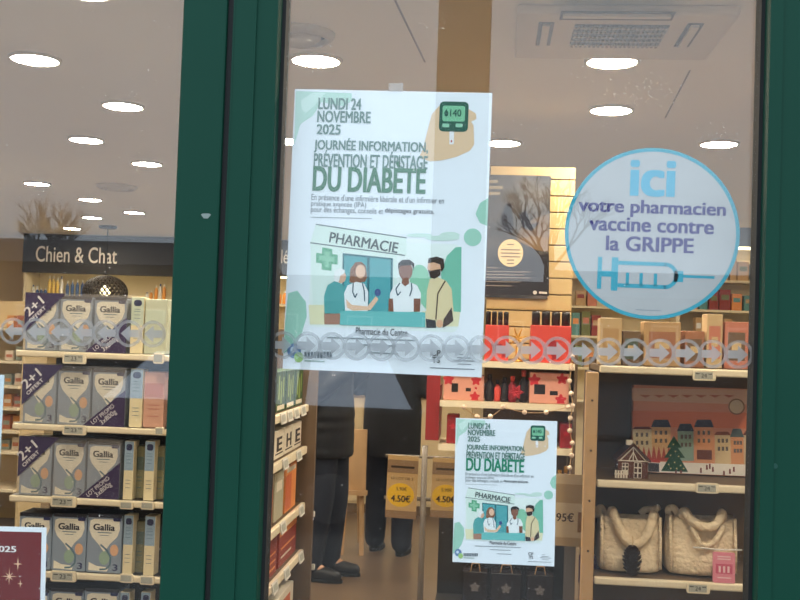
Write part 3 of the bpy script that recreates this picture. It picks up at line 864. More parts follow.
    sh('drawn_arm', [A7((413,308),(428,308),(430,354),(412,354)), A7((500,308),(524,308),(522,354),(500,354))], (134, 88, 68), 5, p3)
    sh('drawn_head', [el7(472, 212, 24, 32), A7((462,235),(482,235),(484,256),(470,266),(458,254))], (140, 92, 72), 5, p3)
    sh('drawn_hair', [A7((446,208),(446,186),(460,174),(485,173),(502,186),(500,210),(494,192),(455,194))], (44, 40, 40), 6, p3)
    sh('stethoscope', stroke(A7((452,254),(438,275),(444,298),(455,284)), 0.0012*s) + stroke(A7((492,254),(494,275),(486,300)), 0.0012*s), (60, 84, 96), 6, p3)
    # bearded man with shoulder bag
    p4 = sh('drawn_person', [A7((542,380),(546,280),(556,240),(580,232),(612,246),(632,275),(638,350),(632,390),(600,392),(575,384))], (226, 208, 164), 4, il)
    sh('drawn_head', [el7(572, 200, 24, 32)], (226, 176, 142), 5, p4)
    sh('drawn_hair', [A7((548,186),(552,168),(580,162),(604,170),(607,200),(596,215),(592,190),(570,182))], (56, 46, 42), 6, p4)
    sh('drawn_beard', [A7((549,208),(560,212),(575,208),(594,205),(592,228),(572,240),(556,234))], (56, 46, 42), 6, p4)
    sh('bag_strap', stroke(A7((610,246),(584,290),(577,380)), 0.0014*s), (92, 74, 66), 6, p4)
    sh('shoulder_bag', [A7((604,380),(632,338),(638,385),(622,398),(600,410))], (84, 72, 70), 6, p4)
    sh('drawn_trousers', [A7((542,378),(576,384),(578,410),(544,410))], (66, 64, 70), 5, p4)
    sh('drawn_hand', [el7(590, 395, 12, 14)], (226, 176, 142), 6, p4)
    sh('counter', [A7((245,352),(262,350),(540,356),(540,408),(243,400))], (112, 190, 186), 7, il)
    # foot of the sheet
    tx('address_text', 'Pharmacie du Centre', z7, 298, 479, 432, 415, (60, 66, 72), 3, 0.007)
    sh('address_line', [A7((198,441),(510,452),(510,457),(198,446)), A7((300,466),(440,471),(440,476),(300,471)), A7((345,494),(445,498),(445,503),(345,499))], (140, 148, 152), 3)
    sh('round_logo', [el7(84, 490, 24, 26)], (110, 140, 180), 2)
    sh('round_logo', [el7(100, 512, 16, 18)], (170, 206, 130), 3)
    sh('round_logo', [el7(80, 486, 9, 10)], (206, 220, 236), 4)
    sh('logo_text_bar', [A7((120+11*i,493),(128+11*i,493),(128+11*i,515),(120+11*i,515)) for i in range(9)], (112, 122, 130), 2)
    sh('logo_text_bar', [A7((120,522),(190,525),(190,530),(120,527))], (150, 170, 160), 2)
    tx('corner_logo_text', 'CP', z7, 559, 594, 507, 487, (62, 66, 72), 3, 0.014)
    tx('corner_logo_text', 'TS', z7, 563, 592, 531, 512, (62, 66, 72), 3, 0.014)
    sh('address_line', [A7((652,500),(672,501),(672,504),(652,503)), A7((650,511),(698,513),(698,517),(650,515)), A7((640,521),(712,524),(712,528),(640,525)), A7((652,534),(700,536),(700,539),(652,537))], (150, 156, 162), 3)
    sh('rule', [A7((556,547),(712,553),(712,556),(556,550))], (120, 126, 134), 3)
    return t
diabetes_poster(BIG, 'large white diabetes screening poster stuck inside the door glass', 'diabetes screening posters', ((62, 122, 92), (104, 136, 128), 0))
diabetes_poster(SMALL, 'small copy of the diabetes screening poster, lower right of the large one', 'diabetes screening posters', ((44, 140, 108), (92, 132, 120), 0))
# tape above the large poster
tp = P(396, 86, YI-0.0002)
tag(bevel(MB().box(tp.x-0.008, tp.x+0.008, G+0.0032, G+0.0042, tp.z-0.006, tp.z+0.003).build('tape_strip', filmm), 0.0004, 1), 'bit of pale sticky tape on the top edge of the large poster', 'tape')

# round vaccination sticker
cS = P(651.7, 233.5, YI)
R0 = (P(739, 235, YI).x - P(564, 231, YI).x)/2
st = thing('round_sticker', 'round white flu vaccination sticker with teal rim and syringe', 'sticker', cS, (0, math.radians(0.6), 0))
MB().prism(ell(0, 0, R0, n=64), 0, 0.0003).build('disc', mat('sticker_white', (188, 187, 187), 0.6, spec=0.2), st)
teal, teal2, navy = ink(64, 164, 184), ink(96, 178, 204), ink(76, 70, 128)
MB().ring(0, 0, R0*0.957, R0, -0.0002, 64).build('rim', teal, st)
k3 = (P(700, 233, YI).x - P(600, 233, YI).x)/300
def s3(x, z): return ((x-305)*k3, -(z-310)*k3)
def stx(name, s_, x0, x1, yb, yt, m, ref=None, bold=0.03):
    a, b = s3(x0, yb), s3(x1, yt)
    text(name, s_, a[0], b[0], a[1], b[1], m, st, -0.0003, bold, ref=ref, res=5)
stx('lettering', 'ici', 233, 371, 195, 88, teal2, bold=0.035)
stx('lettering', 'votre pharmacien', 81, 524, 248, 209, navy, 'h')
stx('lettering', 'vaccine contre', 115, 490, 306, 276, navy, 'vaon')
stx('lettering', 'la GRIPPE', 168, 432, 366, 322, navy, 'la')
sy = MB()
def bar(x0, z0, x1, z1): sy.flat([s3(x0, z0), s3(x1, z0), s3(x1, z1), s3(x0, z1)], -0.0003)
bar(146, 387, 159, 485); bar(188, 387, 208, 489); bar(159, 429, 188, 447)
bar(208, 397, 352, 409); bar(208, 466, 352, 478)
o_ = s3(348, 437.5)
sy.ring(o_[0], o_[1], 29*k3, 41*k3, -0.0003, 16, -90, 90)
bar(376, 421, 404, 455); bar(404, 433, 497, 441)
for x in (237, 278, 321): bar(x-5, 432, x+5, 470)
sy.build('syringe_drawing', teal, st)
shape('small_print', [[s3(265, 543), s3(342, 543), s3(342, 546), s3(265, 546)]], ink(150, 156, 160), st, -0.0003)

# red festive poster, lower left, and the sheet beside it
a, b = P(-110, 523.5, YI), P(46.5, 527.5, YI)
rp = thing('poster', 'red festive poster with white border and gold stars, bottom left corner', 'poster', b, (0, math.atan2(a.z-b.z, a.x-b.x)*0 - math.atan2(b.z-a.z, b.x-a.x), 0))
W = (b-a).length
kk = 1.115/F
MB().box(-W, 0, 0, 0.0003, -0.24, 0).build('paper', paper, rp)
shape('red_field', [[(-W+5*kk, -5*kk), (-5*kk, -5*kk), (-5*kk, -0.235), (-W+5*kk, -0.235)]], mat('festive_red', (112, 26, 30), 0.6, var=0.15, scale=18), rp, -0.0002)
text('lettering', '2025', -57*kk, -31.5*kk, -26*kk, -20*kk, ink(244, 236, 230), rp, -0.0004, 0.03)
def star(cx, cz, r, n):
    pts = []
    for i in range(2*n):
        a_ = math.pi*i/n + math.pi/2
        rr = r*(1 if i % 2 == 0 and (i//2) % 2 == 0 else 0.7 if i % 2 == 0 else 0.16)
        pts.append((cx + rr*math.cos(a_), cz + rr*math.sin(a_)))
    return pts
for x, z, r, n in ((-29.5, -38, 7, 4), (-38.5, -51, 9, 8), (-26.5, -58, 4.5, 4), (-60, -45, 8, 8)):
    shape('gold_star', [star(x*kk, z*kk, r*kk, n)], ink(240, 196, 160), rp, -0.0004)
a, b = P(4.5, 375, YI), P(0.5, 516, YI)
wp = thing('notice_sheet', 'pale sheet of paper just showing at the left picture edge', 'notice', a, (0, math.radians(0.3), 0))
MB().box(-0.15, 0, 0, 0.0003, b.z-a.z, 0).build('paper', mat('pale_blue_paper', (216, 228, 234), 0.7), wp)
shape('print_lines', [[(-0.13, -0.02-0.012*i), (-0.02, -0.02-0.012*i), (-0.02, -0.023-0.012*i), (-0.13, -0.023-0.012*i)] for i in range(9)], ink(120, 130, 136), wp, -0.0002)

# frosted arrow strips on the outside of the glass
def frost(nm, lo, hi):
    m = bpy.data.materials.new(nm); m.use_nodes = True
    nt = m.node_tree; nt.nodes.clear()
    out = nt.nodes.new('ShaderNodeOutputMaterial')
    tr = nt.nodes.new('ShaderNodeBsdfTransparent'); df = nt.nodes.new('ShaderNodeBsdfDiffuse'); df.inputs[0].default_value = (0.34, 0.36, 0.37, 1)
    tl = nt.nodes.new('ShaderNodeBsdfTranslucent'); tl.inputs[0].default_value = (0.5, 0.5, 0.5, 1)
    n = nt.nodes.new('ShaderNodeTexNoise'); n.inputs['Scale'].default_value = 60
    rg = nt.nodes.new('ShaderNodeMapRange'); rg.inputs[3].default_value = lo; rg.inputs[4].default_value = hi
    nt.links.new(n.outputs['Fac'], rg.inputs[0])
    m0 = nt.nodes.new('ShaderNodeMixShader'); m0.inputs[0].default_value = 0.35; nt.links.new(df.outputs[0], m0.inputs[1]); nt.links.new(tl.outputs[0], m0.inputs[2])
    m1 = nt.nodes.new('ShaderNodeMixShader'); nt.links.new(rg.outputs[0], m1.inputs[0]); nt.links.new(tr.outputs[0], m1.inputs[1]); nt.links.new(m0.outputs[0], m1.inputs[2])
    nt.links.new(m1.outputs[0], out.inputs[0])
    return m
frostm = frost('frosted_film', 0.66, 0.84); rimm = frost('frosted_rim', 0.36, 0.58)
YO = G - 0.0038
def strip(label, x0, y0, x1, y1, n, sgn):
    a, b = P(x0, y0, YO), P(x1, y1, YO)
    t = thing('arrow_strip', label, 'window decal', a, (0, -math.atan2(b.z-a.z, b.x-a.x), 0), 'frosted arrow strips on the doors')
    step = (b-a).length/(n-1)
    r = step*0.56
    me = None
    for i in range(n):
        if me is None:
            rm = MB().ring(0, 0, r*0.77, r, 0.0003, 36).build('rim', rimm)
            rme = rm.data
            mb = MB()
            k = sgn*r
            mb.flat([(-0.76*k, 0.28*r), (-0.08*k, 0.28*r), (-0.08*k, 0.64*r), (0.62*k, 0.0), (-0.08*k, -0.64*r), (-0.08*k, -0.28*r), (-0.76*k, -0.28*r)], 0)
            o = mb.build("ringed_arrow", frostm, t)
            me = o.data
            rm.parent = o
        else:
            rm = bpy.data.objects.new('rim', rme); COL.objects.link(rm)
            o = bpy.data.objects.new('ringed_arrow', me); rm.parent = o; COL.objects.link(o); o.parent = t
        o.location = (i*step, -0.0001*(i % 2), 0)
    return t
strip('frosted strip of ringed arrows pointing right across the right-hand door', 283, 345, 739, 354.5, 19, 1)
strip('frosted strip of ringed arrows pointing left across the left-hand door', 12.5, 331, 152.5, 334, 7, -1)
# ------------------------------------------------------------------ right-hand display shelf
YR = 3.60
KR = YR/F
def zr(px, py, Y=YR): return P(px, py, Y).z
rx0, rx1 = P(598, 430, YR).x, P(790, 430, YR).x
RW = rx1-rx0
rrow = [zr(672, 367.5), zr(672, 482.5), zr(672, 580)]
ru = thing('display_shelf', 'brown-backed display shelf with cream edges holding festive gifts', 'shelving', (rx0, YR, 0))
MB().box(0, RW, 0.36, 0.39, 0, rrow[0]+0.02).build('back_panel', brownp, ru)
MB().box(-0.018, -0.001, 0.035, 0.36, 0, rrow[0]-0.028).build('side_panel', darkw, ru)
for z in rrow + [rrow[2]-0.36]:
    s = MB().box(0.002, RW, 0.01, 0.36, z-0.022, z-0.001).build('shelf', brownp, ru)
    bevel(MB().box(0.0, RW, -0.012, 0.012, z-0.026, z-0.001).build('price_rail', cream, s), 0.006, 3)
# pale wooden post on the left of it
a, b = P(584, 480, YR-0.02), P(596, 480, YR-0.02)
po = thing('wooden_post', 'pale upright wooden post left of the festive display shelf', 'post', (a.x, YR-0.02, 0))
bevel(MB().box(0, b.x-a.x, 0, 0.05, 0.08, zr(590, 372)).build('post', wood, po), 0.003)
MB().box(-0.01, b.x-a.x, -0.03, 0.03, 0, 0.08).build('foot', darkw, po)
for i in range(4):
    z = zr(590, 400+50*i)
    MB().lathe([(0.004,0),(0.004,0.002)], 10, Matrix.Translation(((b.x-a.x)/2, -0.0001, z)) @ Matrix.Rotation(math.pi/2, 4, 'X')).build('peg_hole', darkw, po)
for px, py, lb in ((704, 375.5, 'price tag above the festive calendar box'), (707, 488, 'price tag under the festive calendar box'), (698, 588, 'price tag under the two fleece bags')):
    price_tag(px, py, YR-0.013, 22*KR, 10*KR, lb, '24')

# festive calendar box with a snowy town front
yc = YR+0.22
a, b = P(632, 478, yc), P(752, 478, yc)
CW = b.x-a.x; CH = P(690, 388, yc).z-rrow[1]
cal = thing('calendar_box', 'large flat gift box printed with a snowy town, fir tree and pink sky', 'box', (a.x, yc, rrow[1]+0.004), (math.radians(-4), 0, 0))
MB().box(0, CW, 0, 0.05, 0, CH).build('box', mat('box_pink_sky', (222, 150, 120), 0.6, var=0.1, scale=6), cal)
def cp(px, py): 
    p = P(px, py, yc); return (p.x-a.x, max(0.002, p.z-rrow[1]))
def cs(name, pts, c, k, par=cal): return shape(name, [[cp(*p) for p in pp] for pp in pts], ink(*c), par, -0.0008-0.0004*k)
cs('pale_sky', [((633,389),(753,391),(753,406),(633,402))], (226, 186, 160), 0)
cs('orange_sky', [((633,412),(753,414),(753,430),(633,428))], (226, 132, 96), 0)
cs('bunting', [((640+14*i,396),(652+14*i,396.5),(646+14*i,399)) for i in range(7)], (190, 120, 100), 1)
for x0, x1, yt_, yb_, wall_, roof_, rh in ((633,652,430,462,(214,196,160),(120,70,60),2), (652,671,428,462,(220,176,128),(64,66,84),7), (678,694,432,462,(150,176,160),(60,70,84),7), (695,714,428,464,(224,160,120),(64,62,80),7), (715,731,436,466,(214,190,150),(150,90,70),3), (731,744,438,468,(210,150,110),(96,110,110),8), (744,753,436,468,(200,180,150),(110,70,66),4)):
    h_ = cs('printed_house', [((x0,yt_),(x1,yt_+0.5),(x1,yb_),(x0,yb_))], wall_, 1)
    cs('printed_roof', [((x0-0.6,yt_+0.3),(x0+2.5,yt_-rh),(x1-2.5,yt_-rh),(x1+0.6,yt_+0.6))], roof_, 2, h_)
    n = 3
    cs('printed_window', [((x0+3+(x1-x0-4)*i/n, y),(x0+5.5+(x1-x0-4)*i/n, y),(x0+5.5+(x1-x0-4)*i/n, y+4),(x0+3+(x1-x0-4)*i/n, y+4)) for i in range(n) for y in (yt_+4, yt_+12)], (110, 100, 96), 2, h_)
cs('printed_trees', [((636+5*i,462),(639+5*i,446+(i%3)),(642+5*i,462)) for i in range(7)], (178, 84, 72), 3)
cs('snowy_square', [((633,462),(753,466),(753,480),(633,478))], (232, 226, 218), 3)
ft = cs('printed_fir', [((674,437),(667,449),(671,449),(664,459),(669,459),(661,472),(688,473),(680,459),(685,459),(678,449),(682,449))], (48, 84, 66), 4)
cs('fir_lights', [((670+dx,y),(671.2+dx,y),(671.2+dx,y+1.2),(670+dx,y+1.2)) for dx, y in ((0,456),(5,452),(8,457),(-2,465),(4,463),(10,466),(6,469),(0,469),(3,445),(13,469))], (226, 206, 140), 5, ft)
cs('market_stall', [((646,460),(660,461),(660,464),(646,463))], (196, 80, 76), 4)
cs('market_stall', [((648,464),(659,464.5),(659,473),(648,472.5))], (70, 70, 78), 4)
cs('market_stall', [((697,451),(712,451.5),(712,461),(697,460.5))], (120, 76, 64), 4)
cs('printed_people', [((x,y),(x+1.6,y),(x+1.8,y+5),(x-0.2,y+5)) for x, y in ((675,471),(680,471),(706,466),(709,465),(712,468),(700,469),(729,470),(733,468),(723,472))], (120, 70, 70), 4)
md_ = shape('round_seal', [[(cp(737.5,408)[0]+0.029*math.cos(t*0.3142), cp(737.5,408)[1]+0.029*math.sin(t*0.3142)) for t in range(20)]], ink(150, 120, 96), cal, -0.0020)
shape('seal_face', [[(cp(737.5,408)[0]+0.024*math.cos(t*0.3142), cp(737.5,408)[1]+0.024*math.sin(t*0.3142)) for t in range(20)]], ink(216, 196, 168), md_, -0.0024)

# little wooden chalet
yh = YR+0.06
a = P(614, 482, yh); w = P(650, 482, yh).x-a.x
ch = thing('toy_chalet', 'small dark brown wooden toy chalet with white trim and fence', 'ornament', (a.x, yh, rrow[1]), (0, 0, math.radians(0)))
kx = w/36.0
def c_(x, y): return ((x-614)*kx, (482-y)*kx)
choc = mat('chalet_brown', (92, 50, 36), 0.6); trimw = mat('chalet_white', (232, 222, 204), 0.6)
hw0, hw1, ez, tz = c_(618,0)[0], c_(648,0)[0], c_(0,464)[1], c_(0,449)[1]
mid = (hw0+hw1)/2
MB().prism([(hw0,0),(hw1,0),(hw1,ez),(mid,tz-0.006),(hw0,ez)], 0.012, 0.10).build('walls', choc, ch)
for sgn in (-1, 1):
    e = hw0-0.008 if sgn < 0 else hw1+0.008
    MB().prism([(mid, tz), (mid, tz+0.009), (e, ez+0.003), (e, ez-0.006)], 0.0, 0.11).build('roof', mat('chalet_roof', (74, 44, 36), 0.6), ch)
    shape('gable_trim', stroke([(mid, tz-0.006), (hw0+0.006 if sgn < 0 else hw1-0.006, ez-0.002)], 0.004), trimw, ch, 0.0105)
shape('gable_trim', stroke([(hw0, ez-0.002), (hw1, ez-0.002)], 0.004) + stroke([(mid, ez), (mid, tz-0.01)], 0.003) + stroke([(mid-0.014, ez), (mid, tz-0.022)], 0.003) + stroke([(mid+0.014, ez), (mid, tz-0.022)], 0.003), trimw, ch, 0.0100)
MB().box(mid-0.022, mid-0.002, 0.02, 0.05, tz+0.0, tz+0.016).build('chimney', trimw, ch)
fx = [c_(x,0)[0] for x in (628, 642)]
for x0, x1, z0, z1 in ((c_(622,0)[0], c_(628.5,0)[0], 0.012, c_(0,467)[1]), (c_(634,0)[0], c_(642,0)[0], 0.0, c_(0,466)[1])):
    wn = shape('window', [[(x0,z0),(x1,z0),(x1,z1),(x0,z1)]], trimw, ch, 0.0112)
    n = 2
    pw = (x1-x0)/n; ph = (z1-z0)/3
    shape('pane', [[(x0+pw*i+0.0018, z0+ph*j+0.002), (x0+pw*(i+1)-0.0018, z0+ph*j+0.002), (x0+pw*(i+1)-0.0018, z0+ph*(j+1)-0.002), (x0+pw*i+0.0018, z0+ph*(j+1)-0.002)] for i in range(n) for j in range(3)], mat('chalet_pane', (70, 48, 40), 0.4), wn, 0.0108)
fe = MB()
for i in range(5):
    x = c_(614.5+2.7*i, 0)[0]
    MB().box(x, x+0.006, -0.006, -0.003, 0, 0.026).build('fence_picket', trimw, ch)
MB().box(c_(614,0)[0], c_(628,0)[0], -0.004, -0.001, 0.012, 0.016).build('fence_rail', trimw, ch)

# teddy fleece bags
fleece = mat('cream_fleece', (236, 217, 186), 0.95, var=0.18, scale=70, bump=1.0, spec=0.05)
def fleece_bag(px0, px1, pyt, pyb, label, dz):
    a = P(px0, pyb, YR+0.05); w = P(px1, pyb, YR+0.05).x-a.x; h = P((px0+px1)/2, pyt, YR+0.05).z-rrow[2]
    t = thing('fleece_bag', label, 'bag', (a.x, YR+0.05, rrow[2]), group='cream fleece tote bags')
    rnd = random.Random(int(px0))
    # soft body: rings of a rounded rectangle that bulge at the bottom and pinch at the mouth
    mb = MB(); N = 40; rings = 14
    vs = []; fs = []
    for k in range(rings+1):
        u = k/rings
        sx = 0.5*w*(0.93 + 0.07*math.sin(math.pi*min(1, u*1.15)) - (0.06 if k == 0 else 0))
        sy = 0.5*0.17*(1.0 - 0.45*u**1.5) * (0.85 if k == 0 else 1)
        for i in range(N):
            q_ = 2*math.pi*i/N
            c0, s0 = math.cos(q_), math.sin(q_)
            x = math.copysign(abs(c0)**0.35, c0)*sx; y = math.copysign(abs(s0)**0.5, s0)*sy
            wob = 0.004*math.sin(5*q_+3*u+px0) + 0.003*math.sin(9*u+2*q_)
            sag = -0.010*(1-abs(c0))*u**4
            vs.append((w/2 + x*(1+wob), 0.085 + y + wob, u*h + sag + (rnd.uniform(-.002,.002))))
        if k:
            for i in range(N):
                j = (i+1) % N
                fs.append(((k-1)*N+i, (k-1)*N+j, k*N+j, k*N+i))
    fs.append(tuple(reversed(range(N))))
    o = len(vs)
    for i in range(N):          # inner rim so the mouth looks open
        x, y, z = vs[rings*N+i]; vs.append((w/2+(x-w/2)*0.95, 0.085+(y-0.085)*0.7, z-0.05))
    for i in range(N):
        j = (i+1) % N
        fs.append((rings*N+i, rings*N+j, o+j, o+i))
    fs.append(tuple(range(o, o+N)))
    mb.add(vs, fs)
    b = mb.build('body', fleece, t, True)
    sb = b.modifiers.new('soft', 'SUBSURF'); sb.levels = 1; sb.render_levels = 1
    mb = MB()
    for x in (0.06*w, 0.94*w):
        mb.tube([(x, 0.005, 0.02), (x, 0.012, h*0.5), (x, 0.03, h*0.96)], 0.006, 6)
    mb.build('seam', fleece, t, True)
    return t, w, h
b1, w1, h1 = fleece_bag(597, 664, 515, 578, 'cream fleece bag with pine cone hanging in front', 0)
b2, w2, h2 = fleece_bag(666, 740, 516, 580, 'cream fleece bag with pink packet leaning on it', 0)
def handle(t, pts, r=0.016):
    ps = []
    P_ = [Vector(p) for p in pts]
    for i in range(len(P_)-1):
        p0 = P_[max(i-1,0)]; p1 = P_[i]; p2 = P_[i+1]; p3 = P_[min(i+2,len(P_)-1)]
        for k in range(5):
            u = k/5
            ps.append(0.5*((2*p1)+(p2-p0)*u+(2*p0-5*p1+4*p2-p3)*u*u+(3*p1-p0-3*p2+p3)*u**3))
    ps.append(P_[-1])
    MB().tube(ps, r, 8).build('handle', fleece, t, True)
handle(b1, [(w1*0.20,0.05,h1*0.93),(w1*0.22,0.03,h1*1.04),(w1*0.28,0.012,h1*0.85),(w1*0.40,0.0,h1*0.58),(w1*0.55,-0.004,h1*0.51),(w1*0.70,0.0,h1*0.62),(w1*0.80,0.012,h1*0.85),(w1*0.84,0.03,h1*1.0),(w1*0.88,0.05,h1*0.93)])
handle(b1, [(w1*0.70,0.12,h1*0.93),(w1*0.78,0.12,h1*1.01),(w1*0.90,0.11,h1*1.03),(w1*0.97,0.1,h1*1.08)], 0.012)
handle(b1, [(w1*0.12,0.11,h1*0.94),(w1*0.08,0.10,h1*1.02),(w1*0.03,0.08,h1*1.0),(w1*0.02,0.06,h1*0.90)], 0.013)
handle(b2, [(w2*0.22,0.05,h2*0.93),(w2*0.25,0.03,h2*1.04),(w2*0.33,0.012,h2*0.92),(w2*0.46,0.004,h2*0.83),(w2*0.60,0.004,h2*0.83),(w2*0.70,0.012,h2*0.92),(w2*0.76,0.03,h2*1.04),(w2*0.79,0.05,h2*0.93)])
handle(b2, [(w2*0.34,0.015,h2*0.80),(w2*0.40,0.0,h2*0.66),(w2*0.46,-0.006,h2*0.54),(w2*0.60,-0.006,h2*0.56),(w2*0.70,0.0,h2*0.70),(w2*0.76,0.012,h2*0.84)], 0.009)
handle(b2, [(w2*0.10,0.09,h2*0.92),(w2*0.06,0.08,h2*1.02),(w2*0.13,0.07,h2*1.06),(w2*0.18,0.06,h2*0.96)], 0.012)

# pine cone ornament
cpn = P(631.5, 579, YR+0.012)
hc = P(631.5, 545, YR+0.012).z - (rrow[2]+0.002)
pc = thing('pine_cone', 'dark brown pine cone hanging in front of the left fleece bag', 'pine cone', (cpn.x, YR+0.012, rrow[2]+0.001))
conem = mat('cone_brown', (64, 50, 44), 0.7, var=0.25, scale=60)
MB().lathe([(0.004,0.004),(0.016,0.012),(0.020,hc*0.4),(0.014,hc*0.75),(0.003,hc*0.97)], 12).build('core', conem, pc, True)
scale_me = None
for i in range(62):
    u = i/62.0; a_ = i*2.39996
    z = hc*(0.04 + 0.92*u)
    r = 0.034*math.sin(math.pi*(0.16+0.80*u))**0.8
    if scale_me is None:
        so = MB().add([(0,-0.007,0),(0.6,-0.014,0.10),(1.0,-0.010,0.28),(1.06,0,0.36),(1.0,0.010,0.28),(0.6,0.014,0.10),(0,0.007,0),(0.9,0,0.10),(0.4,0,-0.06)],
                      [(0,1,2,3,4,5,6),(0,8,1),(1,8,7,2),(2,7,3),(3,7,4),(4,7,8,5),(5,8,6)]).build('scale', conem, pc)
        scale_me = so.data
    else:
        so = bpy.data.objects.new('scale', scale_me); COL.objects.link(so); so.parent = pc
    so.location = (0, 0, z)
    so.rotation_euler = (0, math.radians(-25*u), a_)
    so.scale = (max(0.008, r), 1.0, max(0.008, r))
MB().tube([(0,0,hc*0.95),(0.002,0.0,hc+0.012),(0,0.01,hc+0.03)], 0.0012, 5).build('hanging_string', wood, pc)
# pink packet
pk = P(713, 579.5, YR-0.004)
w = P(735, 579.5, YR-0.004).x-pk.x; h = P(725, 553, YR-0.004).z-rrow[2]
pp = thing('pink_packet', 'small pink sachet leaning against the right fleece bag', 'packet', (pk.x, YR-0.006, rrow[2]+0.0005), (math.radians(-6), 0, 0))
pinkp = mat('packet_pink', (226, 140, 158), 0.35)
MB().prism(rrect(0, 0, w, h, 0.004, 3), 0, 0.012).build('pouch', pinkp, pp)
shape('printed_panel', [[(w*0.12, h*0.3), (w*0.88, h*0.3), (w*0.88, h*0.62), (w*0.12, h*0.62)]], mat('packet_deep_pink', (206, 92, 120), 0.4), pp, -0.0006)
shape('print_lines', [[(w*0.2, h*z), (w*0.8, h*z), (w*0.8, h*z+0.004), (w*0.2, h*z+0.004)] for z in (0.84, 0.76, 0.15)], mat('packet_pale', (240, 200, 206), 0.4), pp, -0.0006)
shape('printed_bottles', [[(w*x, h*0.34), (w*x+0.007, h*0.34), (w*x+0.007, h*0.55), (w*x, h*0.55)] for x in (0.25, 0.45, 0.65)], MATS['packet_pale'], pp, -0.0012)
# thin white hang-tag cord across the right bag
c0, c1 = P(693, 547, YR+0.01), P(742, 550, YR+0.02)
tag(MB().tube([c0, (c0+c1)/2+Vector((0,-0.004,-0.003)), c1], 0.003, 6).build('hanger_bar', whitep), 'thin white hanger bar across the right fleece bag', 'hanger')
# things on the top shelf of the display
tz0 = rrow[0]
gift = [mat('gift_%d' % i, c, 0.6, var=0.15, scale=30) for i, c in enumerate(((196,160,112),(214,186,140),(170,116,84),(120,96,72),(206,130,104),(86,100,88)))]
for px0, px1, pyt, m, bm, lb in ((599,621,318,1,0,'tall beige gift box on the top display shelf, next to the wooden post'),
        (622,640,331,3,5,'dark framed gift box on the top display shelf behind the arrow strip'),
        (643,680,322,0,2,'wide tan gift box in the middle of the top display shelf'),
        (684,704,331,2,3,'brown gift box with a dark window right of the wide tan box'),
        (706,722,314,1,4,'pale gift box near the right green stile on the top display shelf'),
        (724,748,322,4,3,'coral gift box half hidden by the right green stile')):
    a = P(px0, 366, YR+0.1); w = P(px1, 366, YR+0.1).x-a.x; h = P((px0+px1)/2, pyt, YR+0.1).z-tz0
    t = thing('gift_box', lb, 'gift box', (a.x, YR+0.1, tz0), group='gift boxes on the top display shelf')
    bevel(MB().box(0, w, 0, 0.09, 0, h).build('box', gift[m], t), 0.003)
    shape('window_print', [[(w*0.14, h*0.18), (w*0.86, h*0.18), (w*0.86, h*0.78), (w*0.14, h*0.78)]], gift[bm], t, -0.0006)
    shape('label_print', [[(w*0.3, h*0.4), (w*0.7, h*0.4), (w*0.7, h*0.58), (w*0.3, h*0.58)]], gift[1], t, -0.0012)

# ------------------------------------------------------------------ middle gondola with festive gift sets
YQ = 4.90
KQ = YQ/F
qx0, qx1 = P(440, 400, YQ).x, P(574, 400, YQ).x
QW = qx1-qx0
mg = thing('gift_gondola', 'beige slatted gondola with red gift sets behind the posters', 'shelving', (qx0, YQ, 0))
redp = mat('red_panel', (150, 40, 46), 0.5)
ztop = P(540, 166, YQ+0.3).z
# slatted upper wall: one board per slat, grooves between
zlow = P(540, 360, YQ+0.3).z
pitch = 16.4*(YQ+0.3)/F
qrows_ = [P(520, y, YQ).z for y in (362, 403, 447, 500)]
z = zlow
while z < ztop-0.01:
    bevel(MB().box(0.2, QW, 0.30, 0.325, z, min(ztop, z+pitch)-0.006).build('slat', mat('slat_board', (192, 166, 116), 0.6), mg), 0.002, 1)
    z += pitch
MB().box(0.2, QW, 0.327, 0.345, qrows_[3], ztop).build('back_panel', brownp, mg)
MB().box(0.0, QW, 0.327, 0.345, 0.1, qrows_[3]).build('lower_back_panel', dark, mg)
MB().box(0.05, QW, 0.0, 0.33, 0, 0.12).build('plinth', dark, mg)
qrows = [P(520, y, YQ).z for y in (362, 403, 447, 500)]
for z in qrows:
    s = MB().box(0.0, QW, 0.005, 0.30, z-0.02, z-0.001).build('shelf', beige, mg)
    MB().box(0.0, QW, -0.006, 0.005, z-0.03, z-0.001).build('price_rail', cream, s)
MB().box(QW+0.001, QW+0.017, 0.05, 0.33, 0.1, qrows[0]+0.05).build('side_panel', brownp, mg)
MB().box(-0.02, -0.004, 0.05, 0.33, P(432, 441, YQ).z, qrows[1]+0.06).build('side_panel', redp, mg)
a, b = P(425, 440, YQ+0.02), P(441, 375, YQ+0.02)
MB().box(a.x-qx0, b.x-qx0-0.002, 0.02, 0.04, a.z, b.z).build('red_side_board', redp, mg)

